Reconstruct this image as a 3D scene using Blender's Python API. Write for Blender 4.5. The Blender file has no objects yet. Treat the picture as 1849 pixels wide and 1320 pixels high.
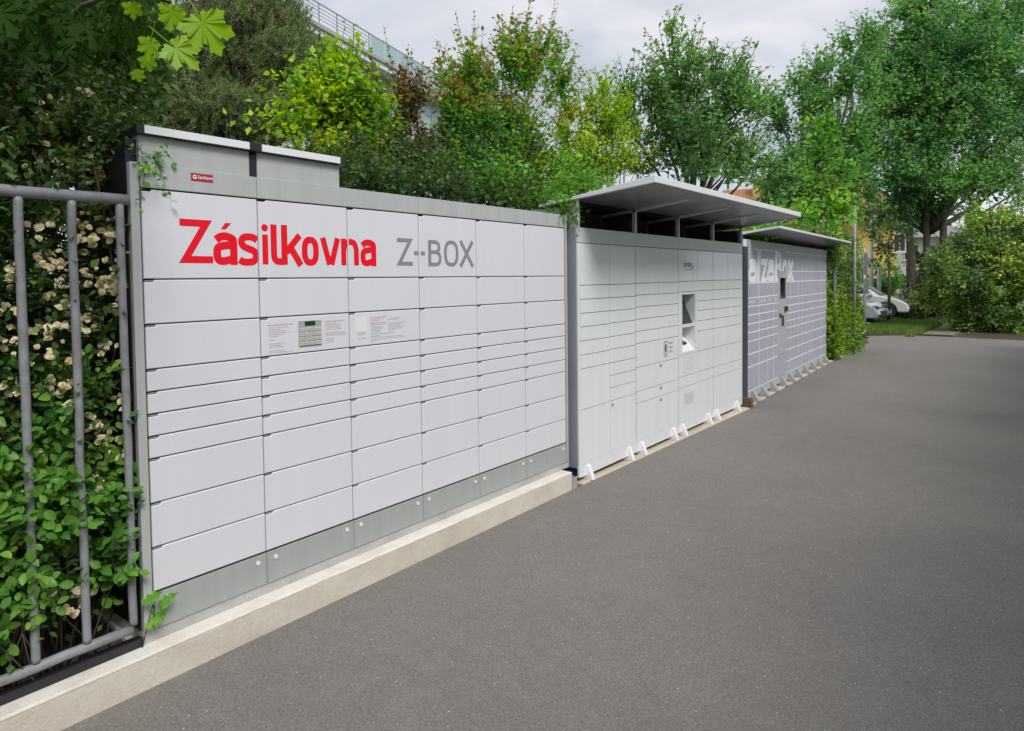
import bpy, math, random
import numpy as np
from mathutils import Vector, Matrix
random.seed(7); rng = np.random.default_rng(7)
R = math.radians
S = bpy.context.scene
COL = S.collection

# ------------------------------------------------------------------ camera
CAM = np.array([3.0777, -1.3008, 1.6036]); YAW, PIT, ROL = 0.6654, -0.0374, -0.0119
def cam_axes():
    cy, sy, cp, sp = math.cos(YAW), math.sin(YAW), math.cos(PIT), math.sin(PIT)
    f = np.array([-sy*cp, cy*cp, sp]); r = np.array([cy, sy, 0.]); u = np.cross(r, f)
    c, s = math.cos(ROL), math.sin(ROL)
    return c*r+s*u, -s*r+c*u, f
AR, AU, AF = cam_axes()
cd = bpy.data.cameras.new('camera'); cam = bpy.data.objects.new('camera', cd); COL.objects.link(cam)
cam.matrix_world = Matrix([[AR[i], AU[i], -AF[i], CAM[i]] for i in range(3)] + [[0, 0, 0, 1]])
cd.sensor_width = 36; cd.lens = 1200/1849*36; cd.shift_y = -111.76/1849
cd.clip_start = .05; cd.clip_end = 2000
S.camera = cam
# survey helpers: world points sighted from the camera station, used to lay out distant things
def ray(px, py): return AF + AR*(px-924.5)/1200 - AU*(py-548.24)/1200
def PD(px, py, dep): return CAM + ray(px, py)*dep
def PX(px, py, X): d = ray(px, py); return CAM + d*((X-CAM[0])/d[0])
def PZ(px, py, Z): d = ray(px, py); return CAM + d*((Z-CAM[2])/d[2])

# ------------------------------------------------------------------ world and sun
SUN_EL, SUN_AZ = R(48), R(-62)       # azimuth: direction towards the sun, from +Y towards -X... measured clockwise negative
wd = bpy.data.worlds.new('World'); S.world = wd; wd.use_nodes = True
nt = wd.node_tree; N = nt.nodes; L = nt.links; N.clear()
sun_dir = Vector((math.cos(SUN_EL)*.93, math.cos(SUN_EL)*-.37, math.sin(SUN_EL))).normalized()
sky = N.new('ShaderNodeTexSky'); sky.sky_type = 'NISHITA'; sky.sun_disc = False
sky.sun_elevation = SUN_EL; sky.sun_rotation = math.atan2(sun_dir.x, sun_dir.y)
tc = N.new('ShaderNodeTexCoord'); mp = N.new('ShaderNodeMapping'); mp.inputs['Scale'].default_value = (1, 1, 2.6)
mp.inputs['Rotation'].default_value = (0, .15, .4)
n1 = N.new('ShaderNodeTexNoise'); n1.inputs['Scale'].default_value = 2.6; n1.inputs['Detail'].default_value = 7; n1.inputs['Roughness'].default_value = .5
n1.inputs['Distortion'].default_value = .35
r1 = N.new('ShaderNodeValToRGB'); e = r1.color_ramp.elements
e[0].position = .36; e[0].color = (5.9, 6.6, 7.7, 1); e[1].position = .66; e[1].color = (10.4, 10.2, 10.8, 1)
m = r1.color_ramp.elements.new(.5); m.color = (7.5, 8.1, 9.0, 1)
mx = N.new('ShaderNodeMix'); mx.data_type = 'RGBA'; mx.inputs['Factor'].default_value = .93
bg = N.new('ShaderNodeBackground'); bg.inputs['Strength'].default_value = .05
out = N.new('ShaderNodeOutputWorld')
L.new(tc.outputs['Generated'], mp.inputs['Vector']); L.new(mp.outputs[0], n1.inputs['Vector']); L.new(n1.outputs[0], r1.inputs[0])
L.new(sky.outputs[0], mx.inputs['A']); L.new(r1.outputs[0], mx.inputs['B']); L.new(mx.outputs['Result'], bg.inputs['Color'])
L.new(bg.outputs[0], out.inputs[0])
sl = bpy.data.lights.new('sun', 'SUN'); sl.energy = 1.5; sl.angle = R(22); sl.color = (1, .97, .93)
so = bpy.data.objects.new('sun', sl); COL.objects.link(so); so.rotation_euler = sun_dir.to_track_quat('Z', 'Y').to_euler()
S.view_settings.view_transform = 'Standard'; S.view_settings.look = 'None'; S.view_settings.gamma = 1
S.view_settings.exposure = .8; S.view_settings.use_curve_mapping = False
S.render.engine = 'CYCLES'
S.cycles.max_bounces = 6; S.cycles.transparent_max_bounces = 8; S.cycles.caustics_reflective = False; S.cycles.caustics_refractive = False

# ------------------------------------------------------------------ materials
def mat(name, col, rough=.5, metal=0, spec=.5, noise=None, bump=None, coat=0, col2=None, streak=False):
    """noise=(scale, amount, detail) colour variation towards col2 ; bump=(scale, strength, distance)"""
    m = bpy.data.materials.new(name); m.use_nodes = True; t = m.node_tree; b = t.nodes['Principled BSDF']
    b.inputs['Base Color'].default_value = (*col, 1); b.inputs['Roughness'].default_value = rough
    b.inputs['Metallic'].default_value = metal; b.inputs['Specular IOR Level'].default_value = spec
    b.inputs['Coat Weight'].default_value = coat; b.inputs['Coat Roughness'].default_value = .08
    tcn = t.nodes.new('ShaderNodeTexCoord')
    if noise:
        n = t.nodes.new('ShaderNodeTexNoise'); n.inputs['Scale'].default_value = noise[0]; n.inputs['Detail'].default_value = noise[2]
        n.inputs['Roughness'].default_value = .6
        if streak:
            mpn = t.nodes.new('ShaderNodeMapping'); mpn.inputs['Scale'].default_value = (1, 5, .35); gg = t.nodes.new('ShaderNodeNewGeometry')
            t.links.new(gg.outputs['Position'], mpn.inputs['Vector']); t.links.new(mpn.outputs[0], n.inputs['Vector'])
        else: t.links.new(tcn.outputs['Object'], n.inputs['Vector'])
        cr = t.nodes.new('ShaderNodeValToRGB'); cr.color_ramp.elements[0].position = .32; cr.color_ramp.elements[1].position = .68
        c2 = col2 or tuple(c*(1-noise[1]) for c in col)
        cr.color_ramp.elements[0].color = (*c2, 1); cr.color_ramp.elements[1].color = (*col, 1)
        t.links.new(n.outputs[0], cr.inputs[0]); t.links.new(cr.outputs[0], b.inputs['Base Color'])
    if bump:
        n = t.nodes.new('ShaderNodeTexNoise'); n.inputs['Scale'].default_value = bump[0]; n.inputs['Detail'].default_value = 4
        t.links.new(tcn.outputs['Object'], n.inputs['Vector'])
        bp = t.nodes.new('ShaderNodeBump'); bp.inputs['Strength'].default_value = bump[1]; bp.inputs['Distance'].default_value = bump[2]
        t.links.new(n.outputs[0], bp.inputs['Height']); t.links.new(bp.outputs[0], b.inputs['Normal'])
    return m

LEAFK = {'broad_tree_leaf': 3.1, 'tree_green_leaf': 2.5, 'olive_hedge_leaf': 3.1, 'deep_green_leaf': 2.0, 'maple_leaf': .5, 'backlit_maple_leaf': 1., 'cream_petal': 1.0, 'dark_rose_leaf': 1.7, 'bright_round_leaf': 1.25, 'pine_needles': 3.2, 'yellow_green_leaf': 1.9, 'mid_green_leaf': 2.5, 'reddish_young_leaf': 2.0, 'copper_leaf': 1.9, 'ivy_leaf': 1.2}
def leafmat(name, cols, rough=.45, trans=.35, spec=.35, clump=1.2):
    """per-leaf and per-clump colour variation"""
    kk = LEAFK.get(name, 1.65); cols = [tuple(min(.9, c*kk) for c in q) for q in cols]
    m = bpy.data.materials.new(name); m.use_nodes = True; t = m.node_tree; n = t.nodes; l = t.links
    b = n['Principled BSDF']; o = n['Material Output']
    g = n.new('ShaderNodeNewGeometry'); oi = n.new('ShaderNodeObjectInfo')
    ad = n.new('ShaderNodeMath'); ad.operation = 'ADD'; fr = n.new('ShaderNodeMath'); fr.operation = 'FRACT'
    l.new(g.outputs['Random Per Island'], ad.inputs[0]); l.new(oi.outputs['Random'], ad.inputs[1]); l.new(ad.outputs[0], fr.inputs[0])
    ns = n.new('ShaderNodeTexNoise'); ns.inputs['Scale'].default_value = clump; ns.inputs['Detail'].default_value = 2
    l.new(g.outputs['Position'], ns.inputs['Vector'])
    mr = n.new('ShaderNodeMapRange'); mr.inputs[1].default_value = .3; mr.inputs[2].default_value = .7
    l.new(ns.outputs[0], mr.inputs[0])
    mm = n.new('ShaderNodeMix'); mm.inputs['Factor'].default_value = .5
    l.new(fr.outputs[0], mm.inputs['A']); l.new(mr.outputs[0], mm.inputs['B'])
    cr = n.new('ShaderNodeValToRGB'); el = cr.color_ramp.elements
    while len(el) < len(cols): el.new(.5)
    for i, c in enumerate(cols):
        el[i].position = .12+.76*i/(len(cols)-1); el[i].color = (*c, 1)
    l.new(mm.outputs['Result'], cr.inputs[0]); l.new(cr.outputs[0], b.inputs['Base Color'])
    b.inputs['Roughness'].default_value = rough; b.inputs['Specular IOR Level'].default_value = spec
    tr = n.new('ShaderNodeBsdfTranslucent'); hs = n.new('ShaderNodeHueSaturation'); hs.inputs['Saturation'].default_value = 1.15
    hs.inputs['Value'].default_value = 1.7; hs.inputs['Hue'].default_value = .485
    l.new(cr.outputs[0], hs.inputs['Color']); l.new(hs.outputs[0], tr.inputs['Color'])
    ms = n.new('ShaderNodeMixShader'); ms.inputs[0].default_value = trans
    l.new(b.outputs[0], ms.inputs[1]); l.new(tr.outputs[0], ms.inputs[2]); l.new(ms.outputs[0], o.inputs['Surface'])
    return m

M = {}
M['panel'] = mat('powder_coated_panel', (.755, .745, .80), .42, bump=(2.2, .04, .02), noise=(1.6, .035, 7), streak=True)
M['panelgrey'] = mat('silver_grey_steel', (.50, .515, .515), .4, noise=(2.5, .13, 8), bump=(2.5, .05, .02), streak=True)
M['plinthgrey'] = mat('plinth_steel', (.42, .435, .43), .38, noise=(3, .11, 8), streak=True)
M['gap'] = mat('dark_gap', (.035, .035, .04), .7)
M['alu'] = mat('bright_aluminium', (.86, .86, .88), .3, .1)
M['black'] = mat('black_plastic_and_shade', (.018, .018, .024), .35)
M['darkside'] = mat('dark_anthracite_sheet', (.03, .032, .036), .5)
M['red'] = mat('red_print', (.88, .004, .018), .6, spec=.3)
M['grey_print'] = mat('grey_print', (.27, .26, .30), .5)
M['dark_print'] = mat('dark_print', (.10, .10, .11), .5)
M['light_print'] = mat('light_print', (.42, .41, .45), .5)
M['pink_print'] = mat('pink_print', (.62, .25, .30), .5)
M['white_print'] = mat('white_print', (.88, .88, .91), .5)
M['white'] = mat('white_plastic', (.82, .82, .82), .4)
M['sticker'] = mat('crimson_sticker', (.42, .02, .035), .4)
M['lcd'] = mat('dark_green_display', (.02, .05, .035), .15)
M['key'] = mat('metal_key', (.72, .72, .68), .35, .2, noise=(60, .15, 2))
M['keypad'] = mat('metal_keypad_plate', (.46, .48, .46), .4, .2)
M['ppl'] = mat('glossy_white_steel', (.87, .885, .93), .14, spec=.8, coat=.5, noise=(1.6, .05, 6), bump=(1.6, .05, .03), streak=True)
M['ppl_band'] = mat('grey_white_band', (.66, .685, .69), .25, noise=(2, .08, 4))
M['ppl_side'] = mat('slate_side_panel', (.36, .385, .43), .4, noise=(2, .15, 4))
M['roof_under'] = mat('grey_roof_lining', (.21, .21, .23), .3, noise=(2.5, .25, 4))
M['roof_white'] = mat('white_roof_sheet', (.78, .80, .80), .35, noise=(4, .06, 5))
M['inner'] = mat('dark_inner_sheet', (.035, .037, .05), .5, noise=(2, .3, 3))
M['blue'] = mat('navy_sheet', (.01, .018, .12), .4)
M['glass_screen'] = mat('dark_screen_glass', (.02, .03, .03), .3, spec=.15)
M['box3'] = mat('lilac_grey_door', (.44, .435, .52), .45, noise=(1.2, .06, 3))
M['box3frame'] = mat('mid_grey_frame', (.46, .47, .51), .45, noise=(2, .1, 3))
M['box3gap'] = mat('pale_edge_strip', (.86, .85, .88), .5)
M['box3dark'] = mat('dark_slate_frame', (.045, .05, .065), .45)
M['steel'] = mat('galvanised_plate', (.52, .54, .56), .4, .3, noise=(9, .2, 4))
M['pipe'] = mat('weathered_grey_paint', (.30, .315, .345), .45, noise=(14, .45, 8), bump=(60, .25, .004), col2=(.21, .20, .20))
M['bark'] = mat('grey_brown_bark', (.13, .11, .09), .9, noise=(14, .5, 6), bump=(30, .8, .01))
M['twig'] = mat('brown_twig', (.07, .05, .035), .85, noise=(20, .4, 3))
M['stem'] = mat('reddish_stem', (.10, .055, .04), .8, noise=(20, .4, 3))
M['tyre'] = mat('tyre_rubber', (.02, .02, .02), .8)
M['carwhite'] = mat('white_car_paint', (.75, .76, .78), .15, coat=1)
M['carsilver'] = mat('pale_silver_car_paint', (.50, .53, .56), .2, .4, coat=1)
M['carglass'] = mat('dark_car_glass', (.02, .025, .03), .25, spec=.3)
M['yellow'] = mat('ochre_render', (.85, .56, .15), .85, noise=(1.5, .1, 5))
M['orange'] = mat('orange_roof_tile', (.45, .19, .09), .8, noise=(8, .3, 4))
M['paleren'] = mat('pale_render', (.62, .63, .62), .8, noise=(2, .1, 4))
M['frame_w'] = mat('white_window_frame', (.7, .68, .62), .5)
M['wglass'] = mat('window_glass', (.06, .07, .08), .08)
M['greenglass'] = mat('green_tinted_glass', (.40, .54, .52), .12)
M['brownwood'] = mat('brown_timber', (.19, .12, .09), .7, noise=(4, .3, 3))
# asphalt
def asphalt():
    m = bpy.data.materials.new('worn_asphalt'); m.use_nodes = True; t = m.node_tree; n = t.nodes; l = t.links; b = n['Principled BSDF']
    g = n.new('ShaderNodeNewGeometry')
    def noise(s, d, r=.6):
        q = n.new('ShaderNodeTexNoise'); q.inputs['Scale'].default_value = s; q.inputs['Detail'].default_value = d; q.inputs['Roughness'].default_value = r
        l.new(g.outputs['Position'], q.inputs['Vector']); return q
    a = noise(105, 5, .8); c = noise(.55, 6, .6); d = noise(9, 5, .65)
    r1 = n.new('ShaderNodeValToRGB'); e = r1.color_ramp.elements
    e[0].position = .33; e[0].color = (.115, .103, .094, 1); e[1].position = .70; e[1].color = (.32, .295, .268, 1)
    x = e.new(.5); x.color = (.212, .193, .177, 1)
    l.new(a.outputs[0], r1.inputs[0])
    r2 = n.new('ShaderNodeValToRGB'); e = r2.color_ramp.elements
    e[0].position = .3; e[0].color = (.89, .89, .90, 1); e[1].position = .7; e[1].color = (1.05, 1.04, 1.02, 1)
    l.new(c.outputs[0], r2.inputs[0])
    r3 = n.new('ShaderNodeValToRGB'); e = r3.color_ramp.elements
    e[0].position = .25; e[0].color = (.92, .92, .92, 1); e[1].position = .75; e[1].color = (1.05, 1.05, 1.05, 1)
    l.new(d.outputs[0], r3.inputs[0])
    m1 = n.new('ShaderNodeMix'); m1.data_type = 'RGBA'; m1.blend_type = 'MULTIPLY'; m1.inputs['Factor'].default_value = 1
    m2 = n.new('ShaderNodeMix'); m2.data_type = 'RGBA'; m2.blend_type = 'MULTIPLY'; m2.inputs['Factor'].default_value = 1
    l.new(r1.outputs[0], m1.inputs['A']); l.new(r2.outputs[0], m1.inputs['B']); l.new(m1.outputs['Result'], m2.inputs['A']); l.new(r3.outputs[0], m2.inputs['B'])
    # pale grit specks
    v = n.new('ShaderNodeTexVoronoi'); v.inputs['Scale'].default_value = 34; l.new(g.outputs['Position'], v.inputs['Vector'])
    lt = n.new('ShaderNodeMath'); lt.operation = 'LESS_THAN'; lt.inputs[1].default_value = .13; l.new(v.outputs['Distance'], lt.inputs[0])
    sx = n.new('ShaderNodeSeparateColor'); l.new(v.outputs['Color'], sx.inputs[0])
    gt = n.new('ShaderNodeMath'); gt.operation = 'GREATER_THAN'; gt.inputs[1].default_value = .90; l.new(sx.outputs[0], gt.inputs[0])
    mu = n.new('ShaderNodeMath'); mu.operation = 'MULTIPLY'; l.new(lt.outputs[0], mu.inputs[0]); l.new(gt.outputs[0], mu.inputs[1])
    m3 = n.new('ShaderNodeMix'); m3.data_type = 'RGBA'; m3.inputs['B'].default_value = (.55, .53, .50, 1)
    l.new(mu.outputs[0], m3.inputs['Factor']); l.new(m2.outputs['Result'], m3.inputs['A']); l.new(m3.outputs['Result'], b.inputs['Base Color'])
    bp = n.new('ShaderNodeBump'); bp.inputs['Strength'].default_value = .55; bp.inputs['Distance'].default_value = .006
    l.new(a.outputs[0], bp.inputs['Height']); l.new(bp.outputs[0], b.inputs['Normal'])
    b.inputs['Roughness'].default_value = .82
    return m
M['asphalt'] = asphalt()
def concrete(name, c1, c2, c3, sc=3.):
    m = bpy.data.materials.new(name); m.use_nodes = True; t = m.node_tree; n = t.nodes; l = t.links; b = n['Principled BSDF']
    g = n.new('ShaderNodeNewGeometry')
    a = n.new('ShaderNodeTexNoise'); a.inputs['Scale'].default_value = sc; a.inputs['Detail'].default_value = 8; a.inputs['Roughness'].default_value = .65
    l.new(g.outputs['Position'], a.inputs['Vector'])
    f = n.new('ShaderNodeTexNoise'); f.inputs['Scale'].default_value = 90; f.inputs['Detail'].default_value = 4
    l.new(g.outputs['Position'], f.inputs['Vector'])
    r = n.new('ShaderNodeValToRGB'); e = r.color_ramp.elements
    e[0].position = .28; e[0].color = (*c1, 1); e[1].position = .75; e[1].color = (*c3, 1); q = e.new(.5); q.color = (*c2, 1)
    l.new(a.outputs[0], r.inputs[0])
    r2 = n.new('ShaderNodeValToRGB'); e = r2.color_ramp.elements; e[0].position = .3; e[0].color = (.93, .92, .91, 1); e[1].position = .6; e[1].color = (1.03, 1.03, 1.03, 1)
    l.new(f.outputs[0], r2.inputs[0])
    mm = n.new('ShaderNodeMix'); mm.data_type = 'RGBA'; mm.blend_type = 'MULTIPLY'; mm.inputs['Factor'].default_value = 1
    l.new(r.outputs[0], mm.inputs['A']); l.new(r2.outputs[0], mm.inputs['B']); l.new(mm.outputs['Result'], b.inputs['Base Color'])
    bp = n.new('ShaderNodeBump'); bp.inputs['Strength'].default_value = .4; bp.inputs['Distance'].default_value = .005
    ad = n.new('ShaderNodeMath'); ad.operation = 'ADD'; l.new(a.outputs[0], ad.inputs[0]); l.new(f.outputs[0], ad.inputs[1])
    l.new(ad.outputs[0], bp.inputs['Height']); l.new(bp.outputs[0], b.inputs['Normal'])
    b.inputs['Roughness'].default_value = .85
    return m
M['kerb'] = concrete('cream_concrete', (.54, .475, .40), (.65, .59, .51), (.73, .69, .62))
M['kerbtop'] = concrete('pale_cement_render', (.62, .56, .48), (.78, .73, .65), (.86, .83, .78), 4.5)
M['strip'] = concrete('sand_coloured_strip', (.50, .42, .32), (.60, .52, .41), (.68, .61, .50), 2.)
M['slab'] = concrete('grey_slab', (.36, .36, .36), (.46, .46, .46), (.55, .55, .55))
M['soil'] = concrete('dark_soil', (.03, .024, .016), (.06, .048, .033), (.10, .085, .06), 5)
M['grassground'] = concrete('grassy_ground', (.04, .06, .02), (.07, .10, .03), (.12, .15, .05), 2)
M['path'] = concrete('light_gravel', (.16, .15, .10), (.22, .21, .14), (.28, .28, .17), 3)

G = lambda *c: [tuple(x) for x in c]
M['l_snow'] = leafmat('bright_round_leaf', G((.045, .13, .02), (.075, .20, .03), (.12, .27, .04), (.20, .33, .05)), .4, .35, clump=2.5)
M['l_rose'] = leafmat('dark_rose_leaf', G((.018, .05, .014), (.035, .085, .02), (.05, .11, .028), (.13, .16, .035)), .4, .28, clump=3)
M['l_maple'] = leafmat('maple_leaf', G((.030, .085, .014), (.05, .13, .018), (.06, .15, .02)), .65, .4, spec=.12)
M['l_maplebright'] = leafmat('backlit_maple_leaf', G((.20, .40, .02), (.26, .46, .025)), .4, .5)  # same maple leaves, light shining through them painted in as a brighter green
M['l_pine'] = leafmat('pine_needles', G((.030, .05, .022), (.055, .085, .032), (.085, .11, .04), (.13, .15, .055)), .55, .25, clump=1.5)
M['l_yg'] = leafmat('yellow_green_leaf', G((.05, .13, .015), (.10, .21, .02), (.20, .32, .025), (.40, .38, .03)), .45, .42, clump=1.2)
M['l_copper'] = leafmat('copper_leaf', G((.06, .03, .022), (.12, .05, .03), (.09, .11, .03), (.17, .09, .04)), .45, .35, clump=1.2)
M['l_mid'] = leafmat('mid_green_leaf', G((.030, .085, .018), (.055, .14, .025), (.09, .20, .03), (.17, .27, .04)), .45, .4, clump=1.1)
M['l_tip'] = leafmat('reddish_young_leaf', G((.09, .15, .02), (.15, .18, .025), (.17, .10, .035), (.12, .19, .025)), .45, .4, clump=2)
M['l_dark'] = leafmat('deep_green_leaf', G((.018, .042, .012), (.032, .072, .018), (.055, .105, .026)), .5, .28, clump=.9)
M['l_tree'] = leafmat('tree_green_leaf', G((.030, .085, .028), (.05, .125, .035), (.075, .155, .04), (.11, .19, .045)), .6, .45, spec=.2, clump=.5)
M['l_bigtree'] = leafmat('broad_tree_leaf', G((.022, .065, .026), (.040, .10, .034), (.062, .135, .04), (.085, .15, .042)), .65, .5, spec=.15, clump=.45)
M['l_hedge'] = leafmat('olive_hedge_leaf', G((.018, .045, .018), (.04, .08, .022), (.09, .14, .03), (.26, .29, .06)), .45, .3, clump=1.0)
M['l_ivy'] = leafmat('ivy_leaf', G((.06, .14, .02), (.12, .24, .03), (.20, .34, .04), (.30, .38, .05)), .4, .35, clump=1.5)
M['l_grass'] = leafmat('grass_blade', G((.05, .09, .02), (.09, .14, .03), (.14, .19, .04)), .5, .3)
M['petal'] = leafmat('cream_petal', G((.66, .47, .18), (.84, .74, .46), (.90, .88, .76), (.87, .82, .60), (.70, .52, .20)), .6, .3, clump=4)

# ------------------------------------------------------------------ object helpers
def tag(o, label=None, cat=None, group=None, kind=None):
    for k, v in (('label', label), ('category', cat), ('group', group), ('kind', kind)):
        if v: o[k] = v
    return o
def empty(name, loc, rz=0):
    o = bpy.data.objects.new(name, None); COL.objects.link(o); o.location = loc; o.rotation_euler.z = rz; o.empty_display_size = .2
    return o
def link(name, me, parent=None, loc=None):
    o = bpy.data.objects.new(name, me); COL.objects.link(o)
    if parent: o.parent = parent
    if loc is not None: o.location = loc
    return o
class MB:
    def __init__(s): s.v = []; s.f = []
    def add(s, vs, fs):
        b = len(s.v); s.v += [tuple(map(float, q)) for q in vs]; s.f += [tuple(i+b for i in f) for f in fs]; return s
    def box(s, x0, x1, y0, y1, z0, z1):
        return s.add([(x, y, z) for x in (x0, x1) for y in (y0, y1) for z in (z0, z1)],
                     [(0, 1, 3, 2), (4, 6, 7, 5), (0, 4, 5, 1), (2, 3, 7, 6), (0, 2, 6, 4), (1, 5, 7, 3)])
    def prism(s, poly, x0, x1, ch=0, ax=0):
        """extrude an outline (2D, counter-clockwise) between x0 (back) and x1 (front), with a chamfer ch at the front"""
        n = len(poly); c = np.mean(poly, axis=0); P = np.array(poly, float)
        rings = [(P, x0), (P, x1-ch)] if ch else [(P, x0), (P, x1)]
        if ch:
            Q = inset(P, ch); rings.append((Q, x1))
        vs = []
        for pp, x in rings:
            for a, b in pp: vs.append({0: (x, a, b), 1: (a, x, b), 2: (a, b, x)}[ax])
        fs = []
        for k in range(len(rings)-1):
            for i in range(n):
                j = (i+1) % n; fs.append((k*n+i, k*n+j, (k+1)*n+j, (k+1)*n+i))
        fs.append(tuple(range(n))[::-1]); fs.append(tuple((len(rings)-1)*n+i for i in range(n)))
        return s.add(vs, fs)
    def tube(s, pts, r, seg=10, r2=None, cap=True):
        pts = [np.array(p, float) for p in pts]; n = len(pts); base = len(s.v)
        ref = np.array([0, 0, 1.])
        for i, p in enumerate(pts):
            d = pts[min(i+1, n-1)]-pts[max(i-1, 0)]; d /= np.linalg.norm(d)+1e-9
            a = np.cross(d, ref)
            if np.linalg.norm(a) < .1: a = np.cross(d, [0, 1., 0])
            a /= np.linalg.norm(a); b = np.cross(d, a)
            rr = r if r2 is None else r+(r2-r)*i/(n-1)
            for k in range(seg):
                t = 2*math.pi*k/seg; s.v.append(tuple(p+rr*(a*math.cos(t)+b*math.sin(t))))
        for i in range(n-1):
            for k in range(seg):
                q = (k+1) % seg; s.f.append((base+i*seg+k, base+i*seg+q, base+(i+1)*seg+q, base+(i+1)*seg+k))
        if cap:
            s.f.append(tuple(base+k for k in range(seg))[::-1]); s.f.append(tuple(base+(n-1)*seg+k for k in range(seg)))
        return s
    def mesh(s, name, m, smooth=False):
        me = bpy.data.meshes.new(name); me.from_pydata(s.v, [], s.f); me.materials.append(m)
        if smooth: me.polygons.foreach_set('use_smooth', [True]*len(me.polygons))
        me.update(); return me
    def obj(s, name, m, parent=None, smooth=False, bevel=0, loc=None):
        o = link(name, s.mesh(name, m, smooth), parent, loc)
        if bevel:
            b = o.modifiers.new('bevel', 'BEVEL'); b.width = bevel; b.segments = 2; b.limit_method = 'ANGLE'; b.angle_limit = R(40)
        return o
def inset(P, d):
    n = len(P); out = []
    for i in range(n):
        a, b, c = P[i-1], P[i], P[(i+1) % n]
        e1 = (b-a)/np.linalg.norm(b-a); e2 = (c-b)/np.linalg.norm(c-b)
        n1 = np.array([-e1[1], e1[0]]); n2 = np.array([-e2[1], e2[0]])
        k = 1+n1@n2
        out.append(b + d*(n1+n2)/max(k, .3))
    return np.array(out)
def npmesh(name, V, F, m, smooth=False):
    me = bpy.data.meshes.new(name); V = np.asarray(V, np.float32); F = np.asarray(F, np.int32); k = F.shape[1]
    me.vertices.add(len(V)); me.vertices.foreach_set('co', V.ravel())
    me.loops.add(F.size); me.loops.foreach_set('vertex_index', F.ravel())
    me.polygons.add(len(F)); me.polygons.foreach_set('loop_start', np.arange(len(F), dtype=np.int32)*k)
    me.polygons.foreach_set('loop_total', np.full(len(F), k, np.int32))
    if smooth: me.polygons.foreach_set('use_smooth', np.ones(len(F), bool))
    me.materials.append(m); me.update(calc_edges=True); return me

# ------------------------------------------------------------------ lettering by strokes
def cat(pts, n=6, closed=False):
    P = [np.array(p, float) for p in pts]
    if closed: P = [P[-1]]+P+[P[0], P[1]]
    else: P = [2*P[0]-P[1]]+P+[2*P[-1]-P[-2]]
    o = []
    for i in range(1, len(P)-2):
        for k in range(n):
            t = k/n; a, b, c, d = P[i-1:i+3]
            o.append(.5*((2*b)+(-a+c)*t+(2*a-5*b+4*c-d)*t*t+(-a+3*b-3*c+d)*t**3))
    if not closed: o.append(P[-2])
    return o
def sup(cx, cy, rx, ry, n=28, e=2.6):
    return [np.array((cx+rx*np.sign(math.cos(t))*abs(math.cos(t))**(2/e), cy+ry*np.sign(math.sin(t))*abs(math.sin(t))**(2/e))) for t in [2*math.pi*i/n for i in range(n)]]
def stroke(pts, w, closed=False):
    P = [np.array(p, float) for p in pts]; n = len(P); L_, R_ = [], []
    for i in range(n):
        a = P[i-1] if (i > 0 or closed) else None; c = P[(i+1) % n] if (i < n-1 or closed) else None
        b = P[i]
        e1 = (b-a)/np.linalg.norm(b-a) if a is not None else None; e2 = (c-b)/np.linalg.norm(c-b) if c is not None else None
        if e1 is None: e1 = e2
        if e2 is None: e2 = e1
        n1 = np.array([-e1[1], e1[0]]); n2 = np.array([-e2[1], e2[0]]); k = max(1+n1@n2, .35)
        o = (n1+n2)/k*w/2
        L_.append(b+o); R_.append(b-o)
    q = []
    for i in range(n if closed else n-1):
        j = (i+1) % n; q.append([R_[i], R_[j], L_[j], L_[i]])
    return q
def clip(poly, y0, y1, z0, z1):
    for ax, lim, sg in ((0, y0, 1), (0, y1, -1), (1, z0, 1), (1, z1, -1)):
        out = []
        for i in range(len(poly)):
            a, b = poly[i-1], poly[i]; da, db = sg*(a[ax]-lim), sg*(b[ax]-lim)
            if da >= 0 or db >= 0:
                if (da < 0) != (db < 0): t = da/(da-db); out.append(a+(b-a)*t)
            if db >= 0: out.append(b)
        poly = out
        if len(poly) < 3: return None
    return poly
def print_on(groups, rect, x, name, m, parent, off=(0, 0)):
    """flat print clipped to one panel; groups = list of strokes, each a list of convex quads"""
    mb = MB(); k = 0
    for g in groups:
        k += 1; xx = x+.0004+.00012*(k % 6)
        for q in g:
            p = clip([np.array(v, float) for v in q], *rect)
            if p is None: continue
            mb.add([(xx, v[0]-off[0], v[1]-off[1]) for v in p], [tuple(range(len(p)))])
    return tag(mb.obj(name, m, parent), kind='stuff' if name in ('instruction_text', 'instruction_heading', 'small_print', 'speaker_holes') else None) if mb.v else None
def rq(y0, y1, z0, z1): return [[np.array((y0, z0)), np.array((y1, z0)), np.array((y1, z1)), np.array((y0, z1))]]
def glyph_a(x0, x1, z0, z1, w):
    W = x1-x0; H = z1-z0; f = lambda a, b: (x0+a*W, z0+b*H); h = w/2
    xr = x1-h; xl = x0+h
    arch = cat([(x0+.12*W, z1-.24*H), (x0+.28*W, z1-h-.03*H), (x0+.52*W, z1-h), (x0+.80*W, z1-h-.07*H), (xr, z1-.32*H)])
    arch.append(np.array((xr, z0)))
    bowl = cat([(xr, z0+.60*H), (x0+.50*W, z0+.60*H), (x0+.2*W, z0+.52*H), (xl, z0+.31*H), (x0+.22*W, z0+h+.03*H), (x0+.45*W, z0+h), (xr, z0+.2*H)])
    return [stroke(arch, w), stroke(bowl, w)]
def bars(y, z, rows, dz, th):
    """rows of tiny unreadable print as thin bars: list of (start, end)"""
    out = []
    for i, r_ in enumerate(rows):
        if r_: out.append(rq(y+r_[0], y+r_[1], z-i*dz-th, z-i*dz))
    return out

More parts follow.
